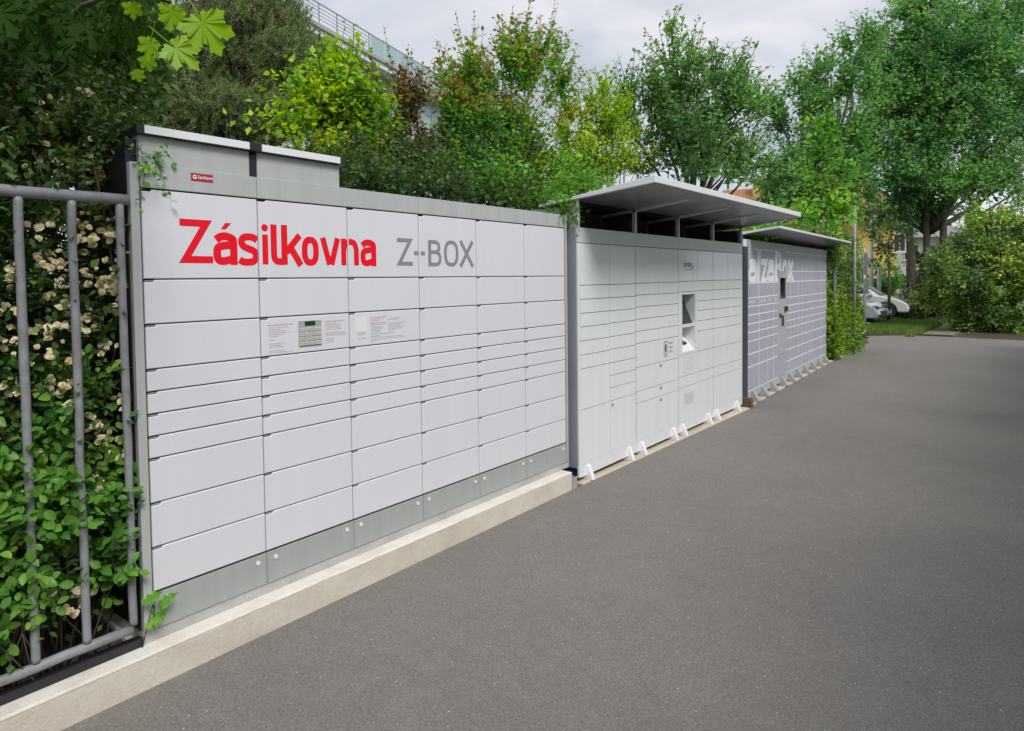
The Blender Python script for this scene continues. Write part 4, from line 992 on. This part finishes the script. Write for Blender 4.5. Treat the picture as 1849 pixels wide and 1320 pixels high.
# ---- shrubs right behind the first locker
def shrub(label, cat_, specs, X, leaf, per, m, shape='point', tw=.35, up=.6, tip=None, base_px=None, r=.03, nm='leafy_shrub', shoots=(), dens=1.45, wob_=.1, group=None, twr=.003, sp=.6, sub=.36):
    cl = [cl_x(*a[:4], X+(a[5] if len(a) > 5 else 0), a[4]) for a in specs]
    fo = foliage(cl, tw, leaf, per, None, up=up, outw=.5, spread=sp, dens=dens, sub=sub)
    for (px0, py0, px1, py1, dX, n) in shoots:            # long whips standing out of the crown
        a, b = PX(px0, py0, X+dX), PX(px1, py1, X+dX); q = []
        t = (np.arange(n)+.5)/n; C = a+(b-a)*t[:, None]+rng.normal(size=(n, 3))*.012
        d = nrm(b-a); s_ = nrm(np.cross(np.tile(d, (n, 1)), rng.normal(size=(n, 3))))
        q = dict(P=a[None], E=b[None], C=C, D=s_*1.+d*.6, N=np.array([0, 0, 1.])+rng.normal(size=(n, 3))*.5, s=leaf*(1.05-.55*t)*(.8+.4*rng.random(n)), tip=t > .45)
        for k in fo: fo[k] = np.concatenate([fo[k], q[k]])
    c0 = np.mean([c[0] for c in cl], 0); b = np.array((c0[0], c0[1], GZ))
    if base_px is not None: b = PX(base_px, 600, X); b[2] = GZ
    trunk = [b, b+np.array((.03, .02, .7)), b+np.array((0, .05, 1.4))]
    return plant(nm, label, cat_, b, fo, m, shape, M['twig'], r, twig_r=twr, tipmat=tip, trunk=trunk, wob=wob_, group=group, nlimb=20)
shrub('yellow green shrub with golden young leaves behind the solar panels', 'shrub',
      [(600, 240, 60, 70, 110), (565, 200, 34, 45, 45), (635, 205, 42, 50, 60), (660, 280, 50, 60, 80), (610, 310, 60, 40, 60, .2), (540, 250, 22, 40, 18), (680, 230, 36, 45, 40), (600, 150, 16, 30, 10)], -2.0, .075, 10, M['l_yg'], up=.8, tw=.38, nm='yellow_shrub',
      shoots=((565, 200, 535, 130, 0, 14), (600, 130, 612, 70, 0, 14), (620, 110, 655, 75, .1, 12), (545, 260, 515, 190, .1, 12), (650, 120, 668, 85, 0, 10)), tip=M['l_yg'])
shrub('copper leaved shrub with one tall thin whip between yellow and green shrubs', 'shrub',
      [(703, 210, 26, 60, 34), (730, 270, 50, 60, 60), (710, 320, 50, 35, 50, .3), (770, 300, 50, 50, 50, .2), (742, 190, 24, 40, 16)], -2.1, .062, 9, M['l_copper'], up=.9, tw=.35, nm='copper_shrub',
      shoots=((712, 150, 692, 45, 0, 20), (730, 150, 738, 85, 0, 16), (690, 200, 664, 120, .1, 14), (750, 160, 765, 110, .1, 14)))
shrub('tall green shrub with upright reddish shoots behind the middle of the white locker', 'shrub',
      [(840, 170, 50, 70, 90), (900, 230, 90, 80, 210), (960, 170, 60, 80, 130), (850, 300, 80, 60, 150), (950, 310, 80, 55, 150, .2), (800, 240, 40, 60, 55), (1000, 130, 28, 60, 34), (920, 120, 50, 50, 60), (860, 345, 100, 28, 120, .5), (980, 355, 60, 25, 60, .6)],
      -1.7, .062, 10, M['l_mid'], up=.9, tw=.36, nm='green_shrub', tip=M['l_tip'],
      shoots=((840, 110, 822, 20, 0, 20), (850, 110, 857, 25, 0, 20), (820, 130, 785, 70, 0, 16), (985, 110, 1003, -5, .1, 26), (970, 120, 975, 30, 0, 22), (1000, 130, 1032, 70, .1, 18), (940, 110, 930, 40, 0, 20), (1020, 170, 1060, 130, .1, 14), (905, 110, 885, 60, 0, 14)))
shrub('dense dark green bush low behind the white locker top edge', 'bush',
      [(700, 345, 60, 25, 70), (780, 350, 70, 30, 90), (880, 365, 80, 25, 90), (960, 375, 60, 25, 70), (640, 330, 40, 25, 40), (820, 310, 120, 50, 150, -.6), (700, 300, 80, 50, 90, -.6), (600, 320, 60, 40, 60, -.6), (950, 320, 90, 50, 120, -.5)], -1.0, .05, 9, M['l_dark'], up=.4, tw=.25, nm='dark_bush', sub=0, dens=1.3)
shrub('light green shrub filling the gap above the left end of the middle canopy', 'shrub',
      [(1060, 230, 50, 50, 120), (1100, 280, 50, 45, 110), (1030, 240, 30, 50, 60, -.3), (1075, 320, 60, 30, 90, -.2), (1140, 290, 40, 30, 50, -.4), (1050, 300, 50, 40, 80, .3), (1120, 220, 36, 40, 40), (1010, 330, 30, 30, 36, .5), (1090, 180, 30, 35, 26)], -1.5, .055, 9, M['l_yg'], up=.6, tw=.32, nm='light_green_shrub',
      shoots=((1080, 180, 1072, 130, 0, 12), (1110, 190, 1125, 140, 0, 12), (1040, 220, 1045, 160, 0, 12)))
# vines hanging over locker ends
def vine(label, specs, base, leaf, m, nm='hanging_vine', shape='oval', tw=.12, per=6):
    cl = [(np.array(c), np.array(r_), n) for c, r_, n in specs]
    fo = foliage(cl, tw, leaf, per, None, up=-.1, outw=.5, spread=1.)
    return plant(nm, label, 'climbing plant', base, fo, m, shape, M['twig'], .006, twig_r=.0012, nlimb=8)
vine('leafy vine spilling over the joint between white locker and middle canopy', [(PX(1020, 350, -.25), (.15, .25, .12), 70), (PX(1042, 340, -.12), (.10, .16, .09), 50), (PX(1035, 330, -.4), (.15, .3, .15), 70), (PX(1060, 345, -.3), (.06, .25, .08), 40), (PX(1028, 378, .0), (.04, .10, .09), 22), (PX(1008, 362, -.12), (.08, .2, .05), 30), (PX(1080, 330, -.45), (.1, .4, .10), 50)], PX(1015, 372, -.3), .042, M['l_snow'])
vine('vine tuft between middle canopy and the lilac locker', [(PX(1365, 416, -.1), (.14, .26, .08), 80), (PX(1385, 416, -.02), (.10, .2, .06), 50), (PX(1350, 405, -.3), (.15, .3, .12), 60)], PX(1350, 440, -.3), .045, M['l_mid'])

# ---- trees further back
def unseen_shade_run():  # hedge run out of view, added to throw shade on the asphalt
    o = []
    for y in np.arange(-4, 18, .55):
        for z in (.4, 1.1, 1.8, 2.5): o.append(((5.0+.02*y+rng.normal()*.08, y, z), (.55, .45, .5), 34))
    return o
def tree(label, specs, leaf, per, m, base, trunk, tr, tw, nm, cat_='tree', up=.4, shape='quad', group=None, shoots=(), nl=26, dens=1., twr=.006, sp=.8, sub=.32, extra=()):
    cl = [cl_d(*a) for a in specs]+list(extra)
    fo = foliage(cl, tw, leaf, per, None, up=up, outw=.5, spread=sp, dens=dens, sub=sub)
    for (px0, py0, px1, py1, dp, n) in shoots:
        a, b = PD(px0, py0, dp), PD(px1, py1, dp); t = (np.arange(n)+.5)/n; C = a+(b-a)*t[:, None]+rng.normal(size=(n, 3))*leaf*.3
        d = nrm(b-a); s_ = nrm(np.cross(np.tile(d, (n, 1)), rng.normal(size=(n, 3))))
        q = dict(P=a[None], E=b[None], C=C, D=s_+d*.6, N=np.array([0, 0, 1.])+rng.normal(size=(n, 3))*.5, s=leaf*(1.1-.5*t), tip=t > .5)
        for k in fo: fo[k] = np.concatenate([fo[k], q[k]])
    return plant(nm, label, cat_, base, fo, m, shape, M['bark'], tr, twig_r=twr, trunk=trunk, nlimb=nl, group=group, ymin=18.5 if len(extra) else -99)
def ground_at(px, dep): p = PD(px, 548, dep); p[2] = GZ; return p
b = ground_at(1240, 10.5)
tree('airy tree with wispy top behind the middle canopy', [(1240, 170, 70, 55, 10.5, 170), (1190, 240, 70, 50, 10.5, 190), (1290, 220, 80, 60, 10.6, 220), (1250, 290, 110, 55, 10.3, 300), (1340, 170, 45, 40, 10.8, 60), (1150, 190, 40, 50, 10.6, 60), (1345, 280, 36, 40, 10.8, 50), (1210, 100, 32, 45, 10.5, 40), (1370, 320, 50, 40, 10.8, 60)],
     .085, 9, M['l_tree'], b, [b, b+np.array((.1, 0, 1.5)), b+np.array((.05, .1, 2.6))], .065, .5, 'wispy_tree', nl=16, up=.8, shape='point', sp=.6,
     shoots=((1215, 90, 1207, 15, 10.5, 26), (1200, 100, 1165, 55, 10.5, 24), (1240, 100, 1262, 30, 10.5, 26), (1225, 90, 1235, 25, 10.4, 24), (1280, 160, 1305, 85, 10.6, 24), (1330, 150, 1345, 100, 10.7, 18), (1350, 150, 1392, 118, 10.8, 20), (1180, 160, 1152, 120, 10.6, 16), (1300, 170, 1330, 95, 10.7, 20)))
b = ground_at(1455, 17)
tree('mid green tree between wispy tree and the big broad tree', [(1470, 160, 45, 50, 17, 100), (1440, 230, 50, 45, 17, 110), (1500, 250, 60, 70, 17, 260), (1530, 150, 50, 60, 17.5, 190), (1410, 190, 24, 24, 17, 24), (1470, 320, 70, 60, 16.5, 260), (1540, 330, 50, 60, 17, 180), (1550, 90, 30, 40, 17.5, 70), (1405, 300, 24, 30, 17, 26), (1430, 360, 50, 30, 16.5, 110), (1400, 345, 40, 26, 16, 100)],
     .115, 9, M['l_tree'], b, [b, b+np.array((.1, 0, 1.6)), b+np.array((.2, .1, 3.2))], .13, .6, 'mid_green_tree', up=.6,
     shoots=((1460, 130, 1452, 75, 17, 18), (1500, 140, 1507, 60, 17, 18), (1550, 80, 1548, 40, 17.5, 14), (1430, 180, 1395, 150, 17, 16)))
b = ground_at(1462, 12.5)
tree('young maple with broad pale leaves just behind the lilac locker', [(1480, 300, 36, 60, 12.5, 60), (1460, 370, 45, 40, 12.3, 60), (1490, 230, 22, 40, 12.5, 26), (1500, 390, 40, 22, 12.3, 36), (1420, 400, 40, 16, 12, 30)], .13, 7, M['l_mid'], b, [b, b+np.array((.0, .05, 1.5)), b+np.array((.05, .1, 2.8))], .05, .4, 'young_maple_tree', up=.3, shape='point')
b = ground_at(1672, 27)
BT = tree('biggest broad green tree at the right, with several dark trunks over the path', [(1600, 140, 50, 60, 27, 260), (1680, 100, 90, 80, 27, 520), (1780, 110, 90, 90, 27.5, 520), (1640, 230, 80, 80, 26.5, 480), (1740, 230, 90, 80, 26.5, 480), (1830, 230, 80, 90, 27, 360), (1610, 320, 60, 60, 26.5, 260),
      (1700, 330, 80, 50, 26.5, 330), (1790, 330, 70, 60, 27, 240), (1860, 90, 90, 110, 28, 240), (1930, 220, 90, 140, 28, 200), (1640, 40, 60, 45, 27.5, 180), (1720, 25, 70, 40, 28, 180), (1580, 220, 40, 60, 26.5, 140), (1640, 385, 40, 25, 27, 80), (1595, 395, 34, 18, 27, 50), (1850, 10, 60, 30, 28, 70)],
     .17, 10, M['l_bigtree'], b, [b, b+np.array((-.1, 0, 1.6)), b+np.array((.0, .2, 3.4))], .24, 1.0, 'broad_tree', nl=20, up=.3, dens=1.05, twr=.012,
     shoots=((1590, 80, 1600, 15, 27, 18), (1640, 30, 1636, -10, 27, 12), (1780, 40, 1790, 5, 27, 14), (1550, 140, 1538, 110, 27, 12)))
bb = np.array(b)
for px0, px1, py1, r_ in ((1645, 1634, 330, .20), (1664, 1672, 340, .17), (1694, 1703, 330, .19), (1714, 1728, 420, .16)):
    q = ground_at(px0, 26.6)-bb; e_ = PD(px1, py1, 26.6)-bb; mid = (q+e_)/2+np.array((.1, 0, 0)); MB().tube([q, mid, e_], r_, 9, r_*.5).obj('trunk', M['bark'], BT, True)
e0 = PD(1718, 480, 26.6)-bb
MB().tube([e0, PD(1735, 430, 26.6)-bb, PD(1775, 385, 26.6)-bb, PD(1830, 350, 26.6)-bb], .10, 8, .03).obj('limb', M['bark'], BT, True)
# right hand hedge: layered olive green mass, big enough to end beyond the picture, with an added unseen shading run
b = ground_at(1790, 20.5)
tree('large rounded olive green hedge with layered leaves at the right end of the asphalt, with an unseen run added to shade it', [(1800, 480, 70, 60, 20.5, 520), (1730, 500, 55, 50, 20.5, 380), (1840, 430, 60, 50, 20.5, 420), (1780, 560, 60, 45, 20.2, 380), (1850, 540, 60, 60, 20, 420), (1900, 480, 80, 110, 20, 420), (1710, 530, 34, 36, 20.8, 130), (1790, 420, 50, 40, 21, 240), (1980, 500, 90, 110, 20, 300), (1750, 455, 40, 35, 20.8, 150), (1740, 575, 34, 28, 20.8, 110), (1830, 590, 60, 24, 19.7, 160), (1760, 598, 30, 14, 20.4, 60), (1800, 606, 50, 12, 20.2, 120), (1850, 610, 50, 12, 20.0, 120), (1735, 596, 20, 16, 20.7, 50)],
     .11, 9, M['l_hedge'], b, [b, b+np.array((0, 0, 1)), b+np.array((0, .1, 1.8))], .10, .45, 'rounded_hedge', 'hedge', up=.05, nl=14, twr=.004, shape='quad', sub=.4, extra=unseen_shade_run())
b = ground_at(1850, 23.5)
tree('pale yellow green bush crown rising above the rounded hedge', [(1800, 410, 40, 26, 23.5, 90), (1840, 395, 36, 26, 23.5, 90), (1890, 400, 40, 40, 23.5, 80)], .13, 8, M['l_yg'], b, [b, b+np.array((0, 0, 1.5)), b+np.array((0, .1, 3))], .08, .5, 'pale_bush', 'bush', up=.3, nl=8)
# dark undergrowth round the mouth of the path
for lab, specs, px, dp in (('dark undergrowth left of the path mouth beneath the big tree', [(1648, 560, 18, 30, 27.5, 110), (1640, 580, 14, 16, 26.5, 60), (1655, 515, 12, 24, 28, 40)], 1640, 26),
                       ('dark thicket closing the shaded path behind its mouth', [(1690, 530, 50, 50, 31, 420), (1720, 490, 40, 40, 31, 260), (1680, 570, 50, 40, 33, 300), (1730, 570, 30, 36, 29, 200), (1690, 470, 40, 36, 32, 170)], 1690, 32)):
    b = ground_at(px, dp); tree(lab, specs, .16, 9, M['l_dark'], b, [b, b+np.array((0, 0, .8)), b+np.array((0, .1, 1.5))], .06, .6, 'undergrowth_bush', 'bush', up=.2, nl=10, group='dark bushes at the path mouth')
# ivy hedge past the third locker
cl = []
for y in np.arange(13.35, 15.95, .28):
    for z in np.arange(0, 2.4, .26):
        cl.append(((-.32-.06*rng.random()+(z < .9)*.07, y, z), (.20, .2, .2), 40 if z < 1.1 else 46))
lo = [c for c in cl if c[0][2] < 1.05]; hi = [c for c in cl if c[0][2] >= 1.05]
b = np.array((-.4, 14.6, GZ))
fo = foliage(lo, .2, .085, 7, None, up=.1, outw=.6, spread=1.)
plant('ivy_hedge', 'bright glossy ivy at the foot of the hedge past the lilac locker', 'hedge', b, fo, M['l_ivy'], 'point', M['twig'], .02, nlimb=10)
fo = foliage(hi+[((-.4, 14.3, 2.5), (.2, .7, .15), 60), ((-.2, 13.6, 2.15), (.2, .3, .2), 40)], .2, .06, 9, None, up=.1, outw=.6, spread=1.)
plant('trimmed_hedge', 'upright trimmed olive hedge between lilac locker and grey post', 'hedge', b+np.array((0, .1, 0)), fo, M['l_hedge'], 'point', M['twig'], .03, nlimb=12)
GT = empty('wire_gate', (-.13, 13.42, GZ)); tag(GT, 'thin grey gate frame standing in front of the trimmed hedge', 'gate')
MB().tube([(0, 0, 0), (0, 0, 1.85)], .022, 8).obj('post', M['box3dark'], GT, True)
MB().tube([(0, 0, 1.83), (-.2, 2.3, 1.83)], .016, 8).obj('top_rail', M['pipe'], GT, True)
MB().tube([(0, .14, 0), (0, .14, 1.82)], .012, 8).obj('post', M['pipe'], GT, True)
p = PZ(1541, 640, GZ); p = ground_at(1542, 14.7)
o = MB().tube([(0, 0, 0), (0, 0, 3.25)], .038, 10).obj('grey_post', M['pipe'], None, True, loc=tuple(p)); tag(o, 'tall plain grey post at the far end of the trimmed hedge', 'post')

# ================================================================== BACKGROUND: street furniture, cars, buildings
p = ground_at(1562, 19.3)
SG = empty('street_sign', p); tag(SG, 'grey street sign post seen from behind, standing on the grass strip', 'sign')
MB().tube([(0, 0, 0), (-.03, 0, 2.5)], .038, 10).obj('post', M['steel'], SG, True)
a = R(25)
MB().box(-.12, -.09, -.02, .02, 1.40, 2.42).obj('edge_on_plate', M['steel'], SG, bevel=.005)
MB().box(-.02, .07, -.05, -.03, 1.78, 2.36).obj('plate', M['grey_print'], SG, bevel=.005)
MB().box(.0, .10, -.05, -.03, 1.22, 1.62).obj('plate', M['pipe'], SG, bevel=.005)
p = ground_at(1573, 29); LP = MB().tube([(0, 0, 0), (0, 0, 5.0)], .085, 10, .07).obj('lamp_post', M['white'], None, True, loc=tuple(p)); tag(LP, 'pale lamp post rising behind the street sign', 'lamp post')
p = ground_at(1587, 31); LP = MB().tube([(0, 0, 0), (0, 0, 2.2)], .09, 10).obj('bollard_post', M['steel'], None, True, loc=tuple(p)); tag(LP, 'short pale post between lamp post and sapling, before the green hedge', 'post')
# sapling
b = ground_at(1604, 23)
tree('slender sapling with dark trunk in the grass, in front of the white car', [(1596, 432, 26, 26, 23, 36), (1612, 420, 22, 18, 23, 20), (1600, 470, 16, 20, 23, 12)], .13, 7, M['l_dark'], b, [b, b+np.array((.03, 0, 1.2)), b+np.array((0, .05, 2.6))], .06, .4, 'sapling', nl=8)
# grass strip
pts = rng.random((26000, 2)); gy = 19.9+6*pts[:, 0]; gx = -3.2+4.0*pts[:, 1]
ok = (gx < .45+.03*(gy-20)) & (gy > 19.95+(gx+.7)*.95*(gx < .3)) ; gx, gy = gx[ok], gy[ok]; n = len(gx)
B0 = np.stack([gx, gy, np.full(n, GZ-.03)], 1); H = .10+.16*rng.random(n); l_ = rng.normal(size=(n, 2))*.06
X_ = np.stack([np.full(n, .012), rng.normal(size=n)*.008, np.zeros(n)], 1)
V = np.stack([B0-X_, B0+X_, B0+np.stack([l_[:, 0], l_[:, 1], H], 1)], 1).reshape(-1, 3)
o = link('grass', npmesh('grass', V, np.arange(n*3).reshape(-1, 3), M['l_grass'])); tag(o, 'strip of long grass between asphalt and the parked cars', 'grass', kind='stuff')
# cars
def car(label, p, rz, paint, nm='parked_car'):
    r = empty(nm, p, rz); tag(r, label, 'car', 'cars parked beyond the grass')
    L_ = 2.1
    prof = [(-2.1, .32), (-2.12, .62), (-2.0, .86), (-1.6, .93), (-.9, 1.0), (.55, 1.0), (1.15, .93), (1.75, .80), (2.05, .64), (2.12, .45), (2.08, .30),
            (1.72, .30)]+[(1.36+.36*math.cos(t), .33+.36*math.sin(t)) for t in np.linspace(.1, math.pi-.1, 7)]+[(1.0, .26), (-1.0, .26)]+[(-1.36+.36*math.cos(t), .33+.36*math.sin(t)) for t in np.linspace(.1, math.pi-.1, 7)]
    P = prof[::-1]
    mb = MB(); c = .84
    mb.prism(P, -c, c, ax=1); mb.obj('body', paint, r, bevel=.05)
    cab = [(-1.75, .93), (-1.35, 1.30), (-.9, 1.44), (.0, 1.46), (.45, 1.38), (1.12, .94)]
    V, F = [], []
    for s_, ins in ((-1, .80), (1, .80)):
        for i, (x, z) in enumerate(cab): V.append((x, s_*(ins-(z-.93)*.32), z))
    n = len(cab); F = [tuple(range(n)), tuple(range(n, 2*n))[::-1]]+[(i, n+i, n+(i+1) % n, (i+1) % n) for i in range(n)]
    m_ = MB().add(V, [f[::-1] for f in F]); m_.obj('roof', paint, r, bevel=.03)
    for s_ in (-1, 1):
        f = lambda x, z, o=.004: (x, s_*(.80-(z-.93)*.32+o), z)
        for q in ([(-1.3, 1.0), (-1.12, 1.27), (-.85, 1.37), (-.32, 1.39), (-.32, 1.0)], [(-.24, 1.0), (-.24, 1.39), (.02, 1.39), (.40, 1.31), (.92, 1.0)]):
            g = MB().add([f(x, z) for x, z in q]+[f(x, z, .010) for x, z in q], [tuple(range(len(q))), tuple(range(len(q), 2*len(q)))]+[(i, (i+1) % len(q), len(q)+(i+1) % len(q), len(q)+i) for i in range(len(q))])
            g.obj('side_window', M['carglass'], r)
        for x in (-1.36, 1.36):
            w_ = MB().tube([(x, s_*.66, .32), (x, s_*.85, .32)], .32, 20).obj('wheel', M['tyre'], r, False, .02)
            MB().tube([(x, s_*.845, .32), (x, s_*.862, .32)], .20, 12).obj('rim', M['steel'], w_)
        MB().box(1.90, 2.08, s_*.62-.14, s_*.62+.14, .60, .72).obj('headlight', M['wglass'], r, bevel=.03)
        MB().box(.75, .92, s_*.92-.08, s_*.92+.08, .93, 1.05).obj('mirror', paint, r, bevel=.03)
    g = MB().add([(1.10, -.70, .965), (1.10, .70, .965), (.50, .62, 1.365), (.50, -.62, 1.365), (1.13, -.70, .965), (1.13, .70, .965), (.53, .62, 1.365), (.53, -.62, 1.365)], [(0, 3, 2, 1), (4, 5, 6, 7), (0, 1, 5, 4), (2, 3, 7, 6), (1, 2, 6, 5), (0, 4, 7, 3)])
    g.obj('windscreen', M['carglass'], r)
    MB().box(2.085, 2.125, -.4, .4, .36, .54).obj('grille', M['black'], r)
    return r
p = PD(1536, 548, 27); p[2] = GZ; car('white car parked lengthways behind the sapling and street sign', p, .04-.66+.66, M['carwhite'])
p = PD(1476, 548, 23.6); p[2] = GZ; car('pale silver car with its nose just past the trimmed hedge', p, -.05, M['carsilver'])
# green hedge before the yellow house
b = ground_at(1575, 38)
tree('smooth green hedge between the cars and the yellow house', [(1560, 510, 40, 36, 38, 360), (1600, 515, 36, 34, 38, 300), (1520, 500, 40, 40, 38, 160), (1480, 510, 50, 40, 38, 120)], .16, 8, M['l_tree'], b, [b, b+np.array((0, 0, .8)), b+np.array((0, .1, 1.5))], .06, .4, 'clipped_hedge', 'hedge', up=.3, nl=6)
# yellow house
def house(nm, label, p, rz, wd_, dp_, h, wall, roofm, roofh, wins, cat_='house'):
    r = empty(nm, p, rz); tag(r, label, cat_)
    MB().box(-wd_/2, wd_/2, 0, dp_, 0, h).obj('wall', wall, r)
    rf = MB(); o_ = .5
    rf.add([(-wd_/2-o_, -o_, h), (wd_/2+o_, -o_, h), (wd_/2+o_, dp_+o_, h), (-wd_/2-o_, dp_+o_, h), (-wd_/2+1.5, dp_/2, h+roofh), (wd_/2-1.5, dp_/2, h+roofh)], [(0, 1, 5, 4), (2, 3, 4, 5), (1, 2, 5), (3, 0, 4), (0, 3, 2, 1)])
    R_ = rf.obj('roof', roofm, r)
    MB().box(-wd_/2+4, -wd_/2+4.7, dp_/2-1.2, dp_/2-.5, h+roofh*.5, h+roofh+.6).obj('chimney', wall, R_)
    MB().box(-wd_/2-.5, wd_/2+.5, -.62, -.51, h-.02, h+.10).obj('gutter', M['steel'], R_)
    for x, z, w_, h_ in wins:
        f = MB()
        for a, b_, c, d in ((x, x+.08, z, z+h_), (x+w_-.08, x+w_, z, z+h_), (x+.08, x+w_-.08, z, z+.08), (x+.08, x+w_-.08, z+h_-.08, z+h_), (x+w_/2-.03, x+w_/2+.03, z+.08, z+h_-.08)):
            f.box(a, b_, -.06, .02, c, d)
        f.obj('window', M['frame_w'], r); MB().box(x+.08, x+w_-.08, -.02, -.005, z+.08, z+h_-.08).obj('pane', M['wglass'], r.children[-1] if False else [c for c in r.children if c.name.startswith('window')][-1])
        MB().box(x-.1, x+w_+.1, -.12, -.003, z-.08, z-.003).obj('sill', M['frame_w'], r)
    return r
p = ground_at(1425, 50)
house('yellow_house', 'ochre yellow house with orange tiled roof seen beyond the parked cars', p, .20, 14, 9, 5.6, M['yellow'], M['orange'], 3.4, [(1.25+k*2.9-9, z, .8, 1.25) for k in range(6) for z in (3.3, .6)])
p = ground_at(1640, 60)
house('pale_house', 'pale house glimpsed between the yellow house and big tree trunks', p, .2, 9, 8, 5, M['paleren'], M['pipe'], 1.6, [(-3+k*2.6, 3.0, 1.2, 1.4) for k in range(3)])

# ---- modern building at the top left: balcony with rails and green glass
d_ = Vector((-.286, .958, 0)).normalized()
A0 = PD(557, 0, 40); B0_ = None
rz = math.atan2(d_.y, d_.x)
BD = empty('apartment_building', (A0[0], A0[1], GZ), rz); tag(BD, 'modern apartment building with railed balcony and pale green glass above the pine', 'building')
zt_ = A0[2]-GZ
x0_, x1_ = -3, 26
MB().box(x0_, x1_, .9, 13, 0, zt_-1.3).obj('wall', M['paleren'], BD)
MB().box(x0_, 9, 3.2, 12, zt_-1.29, zt_-.25).obj('wall', M['brownwood'], BD)
MB().box(x0_-.2, x1_+.2, -.45, 13.2, zt_-1.55, zt_-1.30).obj('slab', M['plinthgrey'], BD)
MB().box(x0_-.2, x1_+.2, -.30, .895, zt_-1.95, zt_-1.56).obj('slab', M['white'], BD)
rl = []
for k, zz in enumerate((zt_, zt_-.30, zt_-.52, zt_-.74, zt_-.96)):
    MB().box(x0_, x1_ if k == 0 else 6, -.36, -.32 if k else -.28, zz-.03-(.03 if k == 0 else 0), zz).obj('rail', M['steel'], BD)
for k in range(17):
    MB().box(x0_+k*1.8-.03, x0_+k*1.8+.03, -.31, -.25, zt_-1.299, zt_-.061).obj('railing_post', M['steel'], BD)
for k in range(11):
    MB().box(6.1+k*1.8, 7.82+k*1.8, -.36, -.345, zt_-1.25, zt_-.12).obj('glass_panel', M['greenglass'], BD)
for k in range(14):
    MB().box(x0_+k*2, x0_+k*2+1.96, .86, .895, zt_-4.6, zt_-2.0).obj('glass_panel', M['greenglass'], BD)
    MB().box(x0_+k*2+.2, x0_+k*2+1.7, .86, .895, zt_-8.0, zt_-6.0).obj('window', M['wglass'], BD)
